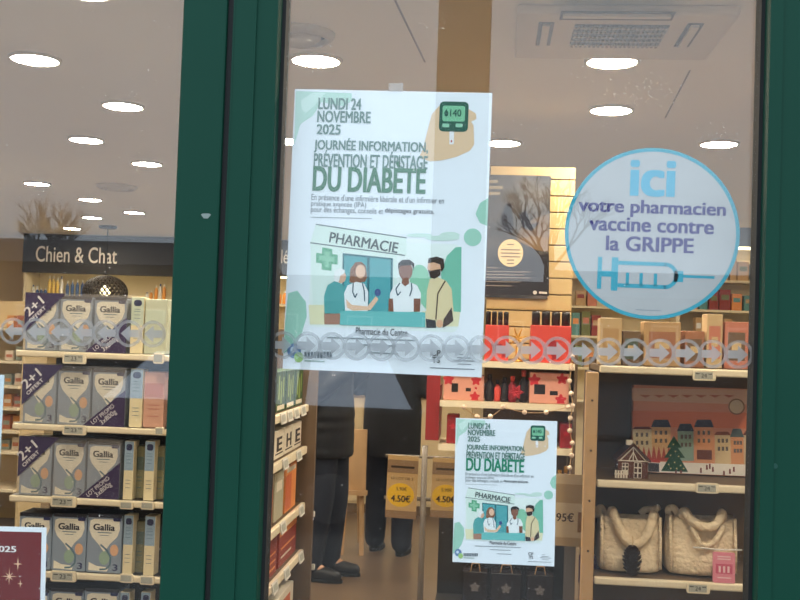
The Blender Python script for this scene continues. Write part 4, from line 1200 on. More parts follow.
pinkb = mat('set_pink', (222, 158, 138), 0.5); redb = mat('set_red', (206, 72, 62), 0.5); deep = mat('set_deep_red', (150, 36, 46), 0.5); blk = mat('set_black', (34, 28, 30), 0.4); gold = mat('gold_foil', (206, 156, 70), 0.35, 0.7)
def bloom(cx, cz, r):
    return [(cx + r*(1+0.28*math.sin(5*t*0.2618))*math.cos(t*0.2618), max(0.003, cz + r*(1+0.28*math.sin(5*t*0.2618))*math.sin(t*0.2618))) for t in range(24)]
def gift_set(px0, px1, pyt, row, m, label, caps=0, flowers=(), labels=()):
    a = P(px0, 400, YQ+0.03); w = (px1-px0)*KQ; h = P((px0+px1)/2, pyt, YQ+0.03).z - qrows[row]
    base = P(px0, [362, 403, 447, 500][row], YQ+0.03)
    t = thing('gift_set', label, 'gift set', (base.x, YQ+0.03, qrows[row]), group='gift sets on the slatted gondola')
    bevel(MB().box(0, w, 0, 0.12, 0, h).build('box', m, t), 0.003)
    for i in range(caps):
        cw = w/caps
        MB().lathe([(cw*0.42,0),(cw*0.42,0.055),(cw*0.36,0.065)], 12, Matrix.Translation((cw*(i+0.5), 0.05, h))).build('black_lid', blk, t, True)
    for fx_, fz_, r_ in flowers:
        shape('red_flower', [bloom(w*fx_, h*fz_, r_)], mat('flower_red', (196, 44, 58), 0.5) if m != redb else deep, t, -0.0006)
    for x0, x1, z0, z1 in labels:
        shape('black_label', [[(w*x0,h*z0),(w*x1,h*z0),(w*x1,h*z1),(w*x0,h*z1)]], blk, t, -0.0010)
    return t
gift_set(484, 508, 325, 0, redb, 'red gift set with four black lids touching the large poster edge', 4, ((0.5,0.4,0.022),(0.85,0.2,0.018)))
gift_set(530, 570, 325.5, 0, redb, 'wide red gift set with four black lids on the upper gondola shelf', 4, ((0.55,0.5,0.024),(0.62,0.2,0.02)))
gift_set(443, 483.5, 375, 1, pinkb, 'pink gift set with black labels under the large poster', 0, ((0.12,0.8,0.022),(0.8,0.8,0.02),(0.78,0.16,0.02),(0.8,0.5,0.006)), ((0.2,0.36,0.32,0.66),(0.55,0.68,0.36,0.5)))
gift_set(529, 568, 373, 1, pinkb, 'pink gift set with black labels right of the dark bottles', 0, ((0.12,0.75,0.024),(0.82,0.82,0.022),(0.8,0.14,0.022)), ((0.12,0.4,0.30,0.62),(0.52,0.72,0.28,0.42)))
def flask(px, pyt, row, m, capm, label, r=0.022):
    base = P(px, [362, 403, 447, 500][row], YQ+0.06); h = P(px, pyt, YQ+0.06).z - qrows[row]
    t = thing('bottle', label, 'bottle', (base.x, YQ+0.06, qrows[row]), group='bottles on the slatted gondola')
    MB().lathe([(r*0.9,0),(r,0.01),(r,h*0.62),(r*0.5,h*0.74),(r*0.42,h*0.80)], 14).build('body', m, t, True)
    MB().lathe([(r*0.55,h*0.80),(r*0.55,h*0.985),(r*0.4,h)], 12).build('cap', capm, t, True)
for px, pyt, m, cm, lb, r in ((489, 374, blk, blk, 'black bottle right of the pink set under the large poster', .021), (497, 380, redb, blk, 'red bottle with black cap between two black ones', .016),
        (504, 377, blk, blk, 'black bottle in the middle of the lower gift shelf', .018), (512, 376, deep, redb, 'dark red bottle behind the red rosette', .02), (523, 370, blk, mat('cap_coral', (216, 96, 90), 0.4), 'black bottle with coral stopper beside the pink set', .02)):
    flask(px, pyt, 1, m, cm, lb, r)
# rosettes and bow
def bow(px, py, Y, r, m, label):
    c = P(px, py, Y)
    t = thing('ribbon_bow', label, 'bow', c, group=None)
    mb = MB()
    for i in range(6):
        a_ = i*math.pi/3
        ps = [(0,0,0)] + [(r*u*math.cos(a_+v), -r*0.35*math.sin(math.pi*u), r*u*math.sin(a_+v)) for u, v in ((0.6,-0.25),(1.0,0.0),(0.6,0.25))] + [(0,-0.004,0)]
        mb.tube(ps, r*0.13, 5)
    mb.build('loops', m, t, True)
    MB().ball((0,-r*0.2,0), r*0.22, 8).build('knot', m, t, True)
    return t
bow(516, 392, YQ+0.0, 0.035, mat('rosette_red', (196, 50, 62), 0.5), 'red ribbon rosette among the dark bottles')
goldb = thing('gold_ornament', 'gold wire star ornament between the two red gift sets', 'ornament', (P(517, 362, YQ+0.05).x, YQ+0.05, qrows[0]))
MB().lathe([(0.028,0),(0.028,0.008),(0.008,0.016),(0.008,0.07)], 14).build('stand', gold, goldb, True)
mb = MB()
for i in range(7):
    a_ = i*2*math.pi/7+0.2
    mb.tube([(0,0,0.11),(0.042*math.cos(a_),-0.008,0.11+0.05*math.sin(a_))], [0.006,0.002], 5)
mb.build('star', gold, goldb)
MB().ball((0.02,-0.02,0.06), 0.012, 10).build('gold_ball', gold, goldb, True)
for px0, px1, pyt, m, lb in ((446, 458, 415, deep, 'dark red box left of the small poster on the third gondola shelf'), (560, 571, 424, deep, 'dark red box right of the small poster on the third gondola shelf')):
    gift_set(px0, px1, pyt, 2, m, lb, 0, ((0.5,0.6,0.012),))
for px, h in ((559, 470), (565, 466)):
    flask(px, h, 3, gold, gold, 'gold bottle on the lowest gondola shelf, %s of two' % ('left' if px < 562 else 'right'), 0.018)

lowz = P(500, 612, YQ).z
MB().box(0.0, QW, 0.005, 0.30, lowz-0.02, lowz-0.001).build('shelf', dark, mg)
for px0, px1, lb in ((462, 486, 'left of three'), (490, 520, 'widest of three'), (526, 552, 'right of three')):
    a = P(px0, 612, YQ+0.03); w = (px1-px0)*KQ
    t = thing('gift_bag', 'black gift bag low on the gondola under the small poster, ' + lb, 'bag', (a.x, YQ+0.03, lowz), group='black gift bags low on the gondola')
    bevel(MB().box(0, w, 0, 0.09, 0, 0.17).build('bag', blk, t), 0.003, 1)
    shape('silver_print', [bloom(w*0.5, 0.10, 0.02)], mat('print_grey', (120, 112, 108), 0.4), t, -0.0006)
    MB().tube([(w*0.3, 0.01, 0.168), (w*0.36, 0.0, 0.21), (w*0.64, 0.0, 0.21), (w*0.7, 0.01, 0.168)], 0.003, 5).build('cord_handle', wood, t)

# large dark wall poster on the slats
a, b = P(476, 297, YQ+0.29), P(551, 176, YQ+0.29)
dp = thing('poster', 'tall dark photographic wall poster with a round cream badge', 'poster', (a.x, YQ+0.285, a.z), (0, 0, 0))
W, H = b.x-a.x, b.z-a.z
def dark_photo():
    m = bpy.data.materials.new('dark_photo_print'); m.use_nodes = True
    nt = m.node_tree; b_ = nt.nodes['Principled BSDF']; b_.inputs['Roughness'].default_value = 0.45
    tc = nt.nodes.new('ShaderNodeTexCoord')
    n = nt.nodes.new('ShaderNodeTexNoise'); n.inputs['Scale'].default_value = 5.0; n.inputs['Detail'].default_value = 6; n.inputs['Distortion'].default_value = 0.8
    nt.links.new(tc.outputs['Object'], n.inputs['Vector'])
    r = nt.nodes.new('ShaderNodeValToRGB')
    r.color_ramp.elements[0].position = 0.36; r.color_ramp.elements[0].color = (*[lin(v) for v in (28, 27, 32)], 1)
    r.color_ramp.elements[1].position = 0.72; r.color_ramp.elements[1].color = (*[lin(v) for v in (92, 86, 82)], 1)
    nt.links.new(n.outputs['Fac'], r.inputs[0]); nt.links.new(r.outputs[0], b_.inputs['Base Color'])
    return m
MB().box(0, W, 0, 0.008, 0, H).build('sheet', dark_photo(), dp)
def w_(px, py):
    p = P(px, py, YQ+0.285); return (p.x-a.x, p.z-a.z)
def ws(name, pts, c, k): return shape(name, [[w_(*p) for p in pp] for pp in pts], ink(*c), dp, -0.0008-0.0004*k)
ws('pale_slope', [((521,228),(535,218),(549,214),(549,246),(530,244),(516,238))], (104, 92, 84), 0)
ws('pale_slope', [((516,240),(532,236),(549,238),(549,252),(536,250))], (122, 102, 82), 1)
ws('dark_wing', [((500,222),(505,205),(511,203),(513,222),(512,234),(503,228))], (34, 30, 34), 1)
ws('dark_wing', [((519,214),(526,210),(531,224),(540,222),(532,231),(523,228))], (52, 56, 68), 1)
ws('dark_base', [((483,262),(500,256),(518,258),(549,254),(549,296),(481,294))], (48, 46, 50), 0)
bd = P(510.5, 253, YQ+0.285)
shape('round_badge', [ell(bd.x-a.x, bd.z-a.z, 0.062, 0.068)], ink(222, 198, 152), dp, -0.0020)
shape('badge_print', [[w_(501,y),w_(520,y+0.4),w_(520,y+1.6),w_(501,y+1.2)] for y in (249, 252.5, 256)] + [[w_(507,y),w_(514,y),w_(514,y+1.2),w_(507,y+1.2)] for y in (244, 259.5, 263)], ink(110, 92, 76), dp, -0.0026)
shape('caption_print', [[w_(484,y),w_(x1,y+0.6),w_(x1,y+1.4),w_(484,y+0.8)] for y, x1 in ((267,498),(271,530),(274,524),(277,530),(281,520),(285,512))], ink(150, 140, 130), dp, -0.0016)
shape('title_print', [[w_(484,y),w_(x1,y),w_(x1,y+3),w_(484,y+3)] for y, x1 in ((180,498),(186,503),(192,500))], ink(150, 138, 116), dp, -0.0016)
shape('maker_mark', [[w_(535+2*math.cos(i), 292.5+2*math.sin(i)) for i in [j*0.628 for j in range(10)]], [w_(539,291.5),w_(547,292),w_(547,294),w_(539,293.5)]], ink(206, 200, 190), dp, -0.0020)

# bead garland with small lights
gm = thing('bead_garland', 'string of pale beads hanging down beside the wooden post and under the gift shelf', 'garland', P(571, 350, YQ-0.05))
o0 = gm.location.copy()
pts = [P(571+1.5*math.sin(i*0.9), 350+i*6.2, YQ-0.05)-o0 for i in range(21)]
MB().tube(pts, 0.0025, 5).build('string', wood, gm)
bead = mat('bead_pale', (238, 214, 190), 0.35)
bm_ = None
def bead_at(v, s=1.0):
    global bm_
    if bm_ is None:
        o = MB().ball((0,0,0), 0.012, 10).build('bead', bead, gm, True); bm_ = o.data
    else:
        o = bpy.data.objects.new('bead', bm_); COL.objects.link(o); o.parent = gm
    o.location = v; o.scale = (s, s, s)
for i in range(1, 21, 2): bead_at(pts[i], 1.0 if i % 4 else 1.3)
sw = [P(464+i*4.4, 407+11*math.sin(math.pi*i/9), YQ-0.03)-o0 for i in range(10)]
sw2 = [P(503+i*7.2, 407+6*math.sin(math.pi*i/9), YQ-0.03)-o0 for i in range(10)]
MB().tube(sw, 0.002, 5).build('string', wood, gm); MB().tube(sw2, 0.002, 5).build('string', wood, gm)
for i in range(0, 10, 3): bead_at(sw[i]); bead_at(sw2[i])

# promo price cards
amber = mat('card_tan', (206, 170, 116), 0.5); amberd = mat('card_brown', (150, 120, 88), 0.5); yel = mat('card_yellow', (240, 192, 44), 0.5); cink = mat('card_ink', (62, 46, 34), 0.6)
YC = 4.25
pole = P(424, 480, YC+0.02)
sd = thing('sign_stand', 'slim clear-armed stand carrying two promotional price cards', 'stand', (pole.x, YC+0.02, 0))
acr = mat('clear_grey', (120, 110, 100), 0.25)
MB().tube([(0,0,0.02),(0,0,P(424, 446, YC).z)], 0.012, 10).build('pole', acr, sd, True)
MB().lathe([(0.16,0),(0.16,0.012),(0.02,0.022)], 28).build('base', dark, sd, True)
zb = P(424, 500, YC).z
MB().tube([(-0.16,0.0,zb),(0.14,0.0,zb)], 0.008, 8).build('arm', acr, sd, True)
MB().tube([(-0.16,0.0,zb+0.17),(0.14,0.0,zb+0.17)], 0.006, 8).build('arm', acr, sd, True)
for px0, px1, pyt, pyb, lb, rz in ((385, 418, 456, 517, 'tan price card with yellow spot, left of the pair on the stand', -3), (430, 463, 459, 517, 'tan price card with yellow spot, half behind the small poster', 4)):
    a = P(px0, pyb, YC); b = P(px1, pyt, YC)
    W, H = b.x-a.x, b.z-a.z
    t = thing('price_card', lb, 'price card', (a.x, YC, a.z), (0, math.radians(1), math.radians(rz)), 'promotional price cards')
    MB().box(0, W, 0, 0.003, 0, H).build('card', amber, t)
    shape('brown_band', [[(0, H*0.72), (W, H*0.72), (W, H*0.93), (0, H*0.93)], [(0, 0), (W, 0), (W, H*0.12), (0, H*0.12)]], amberd, t, -0.0008)
    shape('band_print', [[(W*0.12, H*0.80), (W*0.88, H*0.80), (W*0.88, H*0.835), (W*0.12, H*0.835)]], cink, t, -0.0014)
    text('lettering', 'LE LOT DE 2', W*0.14, W*0.86, H*0.615, H*0.655, cink, t, -0.0014, 0.012)
    shape('yellow_spot', [ell(W*0.47, H*0.37, W*0.44, H*0.19)], yel, t, -0.0012)
    text('old_price', '5.90€', W*0.32, W*0.66, H*0.44, H*0.50, cink, t, -0.0018, 0.01)
    text('price', '4.50€', W*0.16, W*0.80, H*0.26, H*0.37, cink, t, -0.0018, 0.03)
YE = 3.75
a = P(548, 545, YE); b = P(590, 475, YE)
W, H = b.x-a.x, b.z-a.z
t = thing('price_card', 'large beige price card left of the wooden post, half behind the small poster', 'price card', (a.x, YE, a.z), (0, math.radians(0.5), 0), 'promotional price cards')
MB().box(0, W, 0, 0.004, 0, H).build('card', mat('card_beige', (214, 190, 150), 0.5), t)
shape('tan_band', [[(0, H*0.60), (W, H*0.60), (W, H*0.86), (0, H*0.86)], [(0, 0), (W, 0), (W, H*0.12), (0, H*0.12)]], mat('card_tan_band', (186, 158, 116), 0.5), t, -0.0008)
text('lettering', '95€', W*0.18, W*0.62, H*0.34, H*0.46, cink, t, -0.0014, 0.012)
shape('bottle_print', [[(W*0.72, H*0.2), (W*0.84, H*0.2), (W*0.84, H*0.48), (W*0.72, H*0.48)]], mat('bottle_brown', (150, 112, 70), 0.5), t, -0.0014)
lp = thing('leaflet_stand', 'slim grey floor stand behind the large beige price card', 'stand', ((a.x+b.x)/2+0.01, YE+0.03, 0))
MB().box(-0.02, 0.02, 0, 0.012, 0.02, b.z-0.02).build('upright', acr, lp)
MB().box(-0.09, 0.03, -0.08, 0.12, 0, 0.02).build('base', dark, lp)
pv = P(578, 582, YE-0.03)
tag(bevel(MB().box(pv.x, pv.x+20*YE/F, YE-0.04, YE-0.036, pv.z, pv.z+27*YE/F).build('purple_leaflet', mat('leaflet_purple', (64, 40, 78), 0.6)), 0.0005, 1), 'dark purple leaflet clipped left of the left fleece bag', 'leaflet')
# ------------------------------------------------------------------ side gondola seen end-on beside the green stile
def PX(px, py, X):
    d = ray(px, py)
    return EYE + d * (X / d.x)
YN = 3.98
X0 = P(267, 480, YN).x
LS = PX(304, 480, X0).y - YN
sg = thing('side_gondola', 'brown side gondola with small boxes seen obliquely beside the green stile', 'shelving', (X0, YN, 0), (0, 0, math.pi/2))
MB().box(0, LS, 0.185, 0.205, 0, PX(270, 360, X0).z).build('back_panel', brownp, sg)
MB().box(LS, LS+0.03, -0.045, 0.205, 0, PX(306, 330, X0).z).build('end_panel', brownp, sg)
srow = [PX(270, y, X0).z for y in (417, 466, 531, 584, 640)]
for z in srow:
    s = MB().box(0, LS, 0.01, 0.185, z-0.02, z-0.001).build('shelf', brownp, sg)
    bevel(MB().box(0, LS, -0.01, 0.01, z-0.035, z-0.001).build('price_rail', cream, s), 0.004, 2)
def on_side(x, row, dy=0.02):                     # a place on one of its shelves
    return (X0-dy, YN+x, srow[row])
def side_box(x, w, h, d, row, m, prints, label, name='small_box', group='boxes on the side gondola'):
    t = thing(name, label, 'box', on_side(x, row), (0, 0, math.pi/2), group)
    bevel(MB().box(0, w, 0, d, 0, h).build('box', m, t), 0.002, 1)
    for k, (pm, rects) in enumerate(prints):
        shape('print', [[(w*a, h*c), (w*b, h*c), (w*b, h*e), (w*a, h*e)] for a, b, c, e in rects], pm, t, -0.0008-0.0005*k)
    return t
teag = mat('tea_green', (52, 84, 40), 0.5); teal_ = mat('tea_leaf', (150, 176, 96), 0.5); wbox = mat('white_box', (232, 224, 206), 0.5)
kink = mat('box_ink', (50, 46, 44), 0.6); terra = mat('terracotta_box', (206, 106, 66), 0.5); tang = mat('orange_box', (232, 150, 84), 0.5); greyb = mat('grey_box', (186, 184, 160), 0.5); brick_ = mat('brick_box', (150, 58, 46), 0.5)
SH = LS/4.0
pos_words = ('nearest', 'second nearest', 'third', 'farthest')
for i in range(4):
    t = side_box(0.01+i*SH, SH*0.9, 0.165, 0.08, 0, teag, [(teal_, [(0.2,0.35,0.3,0.9),(0.45,0.58,0.2,0.75),(0.7,0.82,0.35,0.85)]), (wbox, [(0.1,0.9,0.05,0.16)])], '%s green herbal box on the upper side shelf under the large poster' % pos_words[i])
    t = side_box(0.01+i*SH, SH*0.92, 0.115, 0.08, 1, wbox, [], '%s white box with black capital letter on the second side shelf' % pos_words[i])
    text('letter', 'HEHE'[i], SH*0.2, SH*0.75, 0.03, 0.085, kink, t, -0.0008, 0.05)
    shape('print', [[(SH*0.1, 0.016), (SH*0.85, 0.016), (SH*0.85, 0.022), (SH*0.1, 0.022)]], kink, t, -0.0008)
side_box(0.05, SH*0.8, 0.20, 0.1, 2, tang, [(terra, [(0,1,0.1,0.75)]), (wbox, [(0.2,0.8,0.8,0.95)])], 'orange and cream carton nearest the green stile, third side shelf')
side_box(0.05+SH*1.0, SH*0.9, 0.20, 0.1, 2, greyb, [(wbox, [(0.2,0.8,0.6,0.8)])], 'grey-green carton between two orange ones, third side shelf')
side_box(0.05+SH*2.1, SH*1.2, 0.20, 0.1, 2, tang, [(terra, [(0,0.55,0.05,0.8)]), (wbox, [(0.1,0.9,0.85,0.95)])], 'orange carton at the far end, third side shelf')
side_box(0.02, SH*1.6, 0.155, 0.1, 3, brick_, [(tang, [(0.1,0.9,0.15,0.22),(0.1,0.9,0.35,0.4),(0.1,0.9,0.55,0.6)])], 'brick red carton nearest the green stile, fourth side shelf')
side_box(0.04+SH*1.7, SH*1.9, 0.165, 0.1, 3, brick_, [(tang, [(0,1,0.78,1.0),(0.1,0.9,0.42,0.48)]), (wbox, [(0.1,0.7,0.2,0.26)])], 'brick red carton with orange top, far end of fourth side shelf')
side_box(0.02, SH*1.4, 0.10, 0.1, 4, wbox, [(tang, [(0.2,0.8,0.3,0.7)])], 'cream carton on the lowest side shelf beside the green stile')
side_box(0.04+SH*1.7, SH*1.8, 0.10, 0.1, 4, wbox, [(terra, [(0.2,0.8,0.3,0.7)])], 'cream carton at the far end of the lowest side shelf')
k = 0
rowname = ('upper', 'second', 'third', 'fourth')
for row, xs in ((0, (0.25, 0.42, 0.6, 0.8)), (1, (0.35, 0.72)), (2, (0.35, 0.86)), (3, (0.2, 0.5, 0.9))):
    for i, u in enumerate(xs):
        t = thing('price_tag', 'white price tag on the %s side shelf edge, %s from the green stile' % (rowname[row], pos_words[i] if i < len(xs)-1 else 'farthest'), 'price tag', (X0+0.011, YN+u*LS, srow[row]-0.02), (math.radians(-12), 0, math.pi/2), 'price tags on the side gondola')
        MB().box(-0.05, 0.05, -0.006, 0, -0.022, 0.022).build('case', whitep, t)
        MB().flat([(-0.042,-0.014),(0.036,-0.014),(0.036,0.014),(-0.042,0.014)], -0.0066).build('screen', tagscreen, t)
for py, lb in ((457, 'upper'), (511, 'middle'), (563, 'lower')):
    p = P(317, py, YN+LS+0.25)
    t = tag(bevel(MB().box(-0.10, 0.016, -0.01, 0.012, -0.013, 0.013).build('shelf_clip', whitep), 0.003), '%s white clip sticking out behind the side gondola' % lb, 'clip', 'white clips behind the side gondola')
    t.location = (p.x-0.012, YN+LS+0.16, p.z)
bs = thing('second_gondola', 'dark gondola end standing just behind the side gondola', 'shelving', (X0-0.26, YN+LS+0.06, 0))
MB().box(0, 0.14, 0.0, 0.4, 0.1, 1.32).build('spine', brownp, bs)
MB().box(0, 0.16, 0.0, 0.42, 0, 0.1).build('plinth', dark, bs)

# ------------------------------------------------------------------ counter and wooden easel behind the customers
cb = PZ(350, 513, 0)
yk = cb.y
ka, kb = P(255, 480, yk).x, P(470, 480, yk).x
ct = thing('sales_counter', 'beige panelled sales counter behind the two customers', 'counter', (ka, yk, 0))
W = kb-ka
MB().box(0.02, W-0.02, 0.03, 0.6, 0, 0.08).build('plinth', brownp, ct)
MB().box(0, W, 0.012, 0.6, 0.08, 0.98).build('body', beige, ct)
npan = 4
for i in range(npan):
    bevel(MB().box(W*i/npan+0.008, W*(i+1)/npan-0.008, 0, 0.012, 0.1, 0.96).build('front_panel', beige, ct), 0.003)
bevel(MB().box(-0.03, W+0.03, -0.03, 0.63, 0.98, 1.02).build('worktop', mat('worktop', (206, 190, 160), 0.4), ct), 0.004)
ea = PZ(352, 555, 0)
ez = thing('wooden_easel', 'pale wooden display easel between the two customers', 'easel', (ea.x, ea.y, 0))
kk = ea.y/F
h_ = P(352, 432, ea.y).z
for x in (-0.06, 0.05):
    MB().tube([(x*1.25, 0.0, 0), (x*0.7, 0.05, h_)], 0.017, 6).build('leg', wood, ez)
MB().tube([(0, 0.42, 0), (0, 0.06, h_-0.04)], 0.015, 6).build('leg', wood, ez)
bevel(MB().box(-0.075, 0.075, 0.0, 0.02, P(352, 490, ea.y).z, h_+0.02).build('board', wood, ez), 0.004)
MB().box(-0.16, 0.09, -0.03, 0.02, P(352, 490, ea.y).z-0.03, P(352, 490, ea.y).z).build('ledge', wood, ez)
cd = P(343, 465, ea.y-0.05)
nt_ = thing('paper_tag', 'small white paper tag hanging by the wooden easel', 'tag', cd, (0, math.radians(8), 0))
MB().box(-0.028, 0.028, 0, 0.002, -0.03, 0.03).build('paper', whitep, nt_)
MB().tube([(0,0.001,0.03),(0.02,0.02,0.10)], 0.0015, 4).build('string', wood, nt_)

# ------------------------------------------------------------------ the two customers
skin = mat('skin', (206, 160, 130), 0.6)
def solid(mb, name, m, parent, vox, smooth=6):
    o = mb.build(name, m, parent, True)
    r = o.modifiers.new('union', 'REMESH'); r.mode = 'VOXEL'; r.voxel_size = vox; r.use_smooth_shade = True
    s = o.modifiers.new('smooth', 'SMOOTH'); s.iterations = smooth; s.factor = 0.5
    return o
def limb(mb, pts, rs):
    out = []; rr = []
    for i in range(len(pts)-1):
        a, b = Vector(pts[i]), Vector(pts[i+1])
        for k in range(6):
            out.append(a.lerp(b, k/6)); rr.append(rs[i]+(rs[i+1]-rs[i])*k/6)
    out.append(Vector(pts[-1])); rr.append(rs[-1])
    mb.tube(out, rr, 14)
    for p, r in zip(pts, rs): mb.ball(p, r*0.99, 12)
def person(label, loc, rz, jacketm, trouserm, shoem, hairm, hem, puff, lean=0.0, stride=0.0, arm=0.15):
    t = thing('person', label, 'person', loc, (0, 0, rz))
    J = {}
    for s in (-1, 1):
        J[s] = dict(hip=(s*0.085, 0.0, 0.92), knee=(s*0.10, -0.02-stride*s*0.09, 0.50), ank=(s*0.105, 0.02-stride*s*0.16, 0.09),
                    sho=(s*0.18, -lean, 1.42), elb=(s*0.245, 0.03-lean, 1.13), wri=(s*0.17, -arm-lean, 1.27))
    b = MB()
    b.lathe([(0.05,0.80),(0.15,0.88),(0.155,0.95),(0.125,1.10),(0.150,1.26),(0.165,1.38),(0.09,1.46),(0.055,1.50)], 20, Matrix.Translation((0, -lean*0.5, 0)), 1.0, 0.68)
    limb(b, [(0,-lean,1.44),(0,-lean-0.01,1.54)], [0.06,0.055])
    b.ball((0,-lean-0.02,1.625), 0.082, 18, 0.92, 1.12, 1.35)
    b.ball((0,-lean-0.10,1.60), 0.018, 8, 0.8, 1.1, 1.3)             # nose
    b.ball((0,-lean-0.075,1.545), 0.038, 10, 1.1, 0.9, 0.8)          # chin and mouth
    for s in (-1, 1):
        b.ball((s*0.079,-lean-0.005,1.615), 0.02, 8, 0.5, 0.9, 1.5)  # ear
        j = J[s]
        limb(b, [j['hip'], j['knee'], j['ank']], [0.088, 0.058, 0.042])
        limb(b, [j['sho'], j['elb'], j['wri']], [0.056, 0.042, 0.029])
        w = Vector(j['wri']); d = (w-Vector(j['elb'])).normalized()
        pc_ = w + d*0.05
        limb(b, [w, pc_, w+d*0.085], [0.028, 0.034, 0.032])
        for f_, (off, ln) in enumerate(((-0.027, 0.062), (-0.009, 0.072), (0.009, 0.067), (0.026, 0.052))):
            p0 = w + d*0.088 + Vector((off*0.45, 0, off*0.9))
            p1 = p0 + d*ln*0.55 + Vector((-s*0.004, 0, -0.006)); p2 = p1 + d*ln*0.3 + Vector((-s*0.014, 0, -0.016))
            limb(b, [p0, p1, p2], [0.0095, 0.009, 0.008])
        q0 = w + d*0.03 + Vector((-s*0.024, 0, 0.012)); limb(b, [q0, q0+d*0.04+Vector((-s*0.022,0,0.006)), q0+d*0.066+Vector((-s*0.022,0,0.002))], [0.012, 0.011, 0.009])
        limb(b, [j['ank'], (j['ank'][0], j['ank'][1]-0.12, 0.04)], [0.04, 0.032])
    solid(b, 'body', skin, t, 0.009, 3)
    tr = MB()
    tr.lathe([(0.12,0.80),(0.172,0.86),(0.178,0.95),(0.160,1.06)], 20, None, 1.0, 0.74)
    for s in (-1, 1):
        j = J[s]; a = j['ank']
        limb(tr, [j['hip'], j['knee'], (a[0], a[1], 0.085)], [0.112, 0.085, 0.072])
    solid(tr, 'trousers', trouserm, t, 0.012, 5)
    jk = MB()
    n = 22; prof = []
    for i in range(n+1):
        u = i/n; z = hem + (1.44-hem)*u
        base = 0.205 if z < 1.0 else 0.205 - 0.02*math.sin(math.pi*(z-1.0)/0.44)
        prof.append((base*(1.0 if u < 0.93 else 0.8) + (puff*abs(math.sin(math.pi*(z-hem)/0.075))), z))
    prof.append((0.09, 1.49)); prof.append((0.075, 1.53))
    jk.lathe(prof, 24, Matrix.Translation((0, -lean*0.5, 0)), 1.0, 0.72)
    for s in (-1, 1):
        j = J[s]; w = Vector(j['wri'])
        limb(jk, [j['sho'], j['elb'], tuple(w)], [0.085, 0.068, 0.05])
        if puff:
            for k in range(7):
                p_ = Vector(j['sho']).lerp(Vector(j['elb']), 0.1+k*0.15); jk.ball(p_, 0.084, 12, 1, 1, 0.5)
    solid(jk, 'jacket', jacketm, t, 0.012, 3 if puff else 6)
    for s in (-1, 1):
        j = J[s]; a = j['ank']
        sh_ = MB()
        sh_.ball((a[0], a[1]+0.005, 0.058), 0.052, 14, 0.9, 1.0, 1.1)
        limb(sh_, [(a[0], a[1]+0.01, 0.045), (a[0], a[1]-0.08, 0.045), (a[0]+s*0.008, a[1]-0.17, 0.038)], [0.044, 0.046, 0.036])
        so = solid(sh_, 'shoe', shoem, t, 0.009, 4)
        foot = [(a[0]+0.046*math.cos(q_)*(1 if math.sin(q_) > 0 else 1.06), a[1]-0.075+0.135*math.sin(q_)) for q_ in [i*math.pi/10 for i in range(20)]]
        MB().add([(x, y, 0) for x, y in foot]+[(x, y, 0.02) for x, y in foot], [tuple(reversed(range(20))), tuple(range(20, 40))]+[(i, (i+1) % 20, 20+(i+1) % 20, 20+i) for i in range(20)]).build('sole', black, so)
    hr = MB()
    hr.ball((0,-lean+0.005,1.66), 0.092, 18, 0.98, 1.12, 1.15)
    hr.ball((0,-lean+0.05,1.59), 0.07, 14, 1.1, 0.8, 1.3)
    hb = hr.build('hair', hairm, t, True)
    eye = mat('eye_dark', (40, 30, 26), 0.3)
    for s in (-1, 1):
        MB().ball((s*0.03, -lean-0.104, 1.625), 0.009, 8).build('eye', eye, t, True)
    MB().ball((0, -lean-0.107, 1.555), 0.018, 8, 1.2, 0.3, 0.35).build('lips', mat('lips', (176, 104, 96), 0.5), t, True)
    return t
navy_ = mat('navy_denim', (24, 29, 42), 0.8, var=0.15, scale=60); coat = mat('black_padded', (20, 22, 27), 0.55, var=0.1, scale=30); coat2 = mat('dark_wool', (22, 21, 23), 0.9, var=0.1, scale=60); shoe = mat('black_shoe', (26, 25, 26), 0.5); hair1 = mat('grey_hair', (110, 100, 92), 0.7); hair2 = mat('brown_hair', (66, 48, 38), 0.7)
fA = PZ(322, 577, 0); fB = PZ(388, 552, 0)
person('person in a black padded jacket and dark trousers, standing sideways by the side gondola', (fA.x, fA.y, 0), math.radians(80), coat, navy_, shoe, hair1, 0.74, 0.010, 0.02, 0.15)
person('person in a dark coat and jeans at the counter, back turned, beside the wooden easel', (fB.x, fB.y, 0), math.radians(172), coat2, navy_, shoe, hair2, 0.66, 0.0, 0.0, 0.3, 0.2)

# ------------------------------------------------------------------ lit shelving far on the right
YZ = 9.2
zx0, zx1 = P(556, 300, YZ).x, P(800, 300, YZ).x
rs_ = thing('wall_shelving', 'lit cream shelving full of colourful boxes at the far right', 'shelving', (zx0, YZ, 0), group='lit wall shelving at the back')
W = zx1-zx0
zt_ = P(720, 246, YZ).z
MB().box(0, W, 0.34, 0.4, 0, zt_).build('back_panel', shelfw, rs_)
for x in (0, W/2, W-0.03):
    MB().box(x, x+0.03, 0.0, 0.34, 0, zt_).build('side_panel', shelfw, rs_)
zsr = [P(720, y, YZ).z for y in (280, 310, 340, 372, 405)]
for z in zsr: MB().box(0.03, W-0.03, 0.0, 0.34, z-0.02, z).build('shelf', shelfw, rs_)
MB().box(0.05, W-0.05, 0.02, 0.08, zt_-0.02, zt_-0.002).build('light_strip', ledm, rs_)
MB().box(0, W, -0.03, 0.1, zt_, zt_+0.16).build('header_board', mat('header_blue_grey', (120, 130, 150), 0.6), rs_)
rnd = random.Random(11)
pal = [(gift[0], 'tan'), (gift[4], 'coral'), (whitep, 'white'), (mat('jar_teal', (96, 150, 146), 0.5), 'teal'), (tang, 'orange'), (mat('jar_olive', (120, 124, 70), 0.5), 'olive'), (brick_, 'brick red')]
def shown(px): return 570 < px < 602 or 688 < px < 758
rown = ('top', 'second', 'third', 'fourth')
cnt = {}
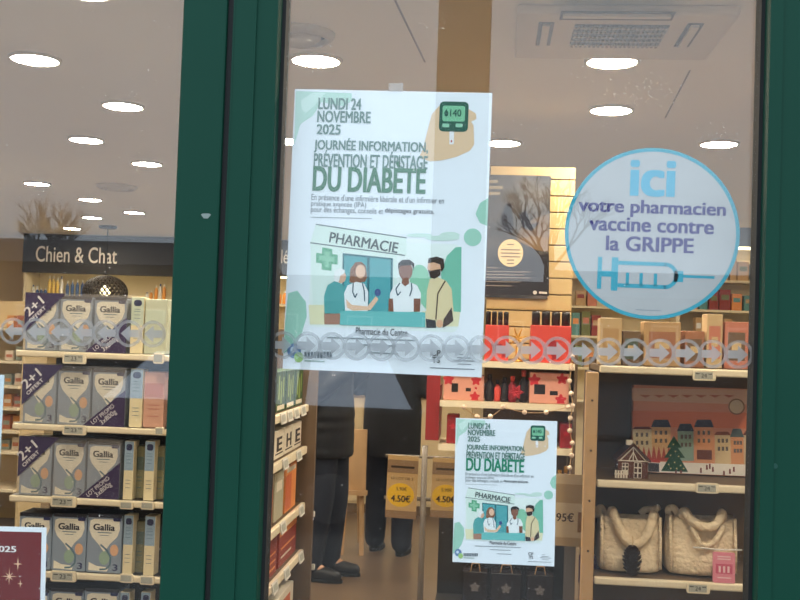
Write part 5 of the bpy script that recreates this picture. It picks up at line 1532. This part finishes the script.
for r_, z in enumerate(zsr[:4]):
    px = 558.0
    while px < 752:
        wpx = rnd.uniform(6.5, 12)
        m, nm = rnd.choice(pal)
        if shown(px) and shown(px+wpx):
            x = P(px, 330, YZ+0.05).x; w = wpx*YZ/F*0.92; h = rnd.uniform(0.13, 0.21)
            side = 'left of the sticker' if px < 640 else 'beside the right stile'
            key = (nm, r_, side); cnt[key] = cnt.get(key, 0)+1
            lb = '%s carton, %s far right shelf, %s' % (nm, rown[r_], side)
            if cnt[key] > 1: lb += ', %s of its colour' % ('second', 'third', 'fourth')[cnt[key]-2]
            t = thing('far_carton', lb, 'carton', (x, YZ+0.05, z), group='cartons on the far right shelving')
            bevel(MB().box(0, w, 0, 0.12, 0, h).build('box', m, t), 0.003, 1)
            shape('print', [[(w*0.15, h*0.5), (w*0.85, h*0.5), (w*0.85, h*0.75), (w*0.15, h*0.75)]], rnd.choice(pal)[0], t, -0.001)
        px += wpx+rnd.uniform(0.5, 2.0)
# ------------------------------------------------------------------ pale droplets on the glass, most put in as lamp sparkle
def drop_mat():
    m = bpy.data.materials.new('sparkle_droplet'); m.use_nodes = True
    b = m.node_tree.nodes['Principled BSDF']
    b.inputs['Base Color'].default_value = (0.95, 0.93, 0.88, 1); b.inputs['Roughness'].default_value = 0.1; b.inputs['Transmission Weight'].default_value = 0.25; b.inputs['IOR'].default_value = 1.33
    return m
rnd = random.Random(21)
wm = drop_mat()
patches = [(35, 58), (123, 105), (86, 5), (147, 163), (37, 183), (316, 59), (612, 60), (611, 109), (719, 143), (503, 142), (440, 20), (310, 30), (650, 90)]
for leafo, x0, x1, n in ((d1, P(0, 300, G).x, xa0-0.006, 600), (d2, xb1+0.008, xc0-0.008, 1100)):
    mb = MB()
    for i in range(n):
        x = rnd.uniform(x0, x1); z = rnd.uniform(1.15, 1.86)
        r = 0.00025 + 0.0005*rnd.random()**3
        if i % 5:               # most specks crowd round the lamps, standing in for their glare sparkle
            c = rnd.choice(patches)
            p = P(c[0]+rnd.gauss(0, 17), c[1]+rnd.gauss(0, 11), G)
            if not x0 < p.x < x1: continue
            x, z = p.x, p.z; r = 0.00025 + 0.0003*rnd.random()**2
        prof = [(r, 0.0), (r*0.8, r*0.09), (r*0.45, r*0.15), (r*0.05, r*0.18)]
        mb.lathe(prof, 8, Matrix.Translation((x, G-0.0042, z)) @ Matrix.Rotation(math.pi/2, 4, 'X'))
    o = mb.build('sparkle_droplets', wm, leafo, True)
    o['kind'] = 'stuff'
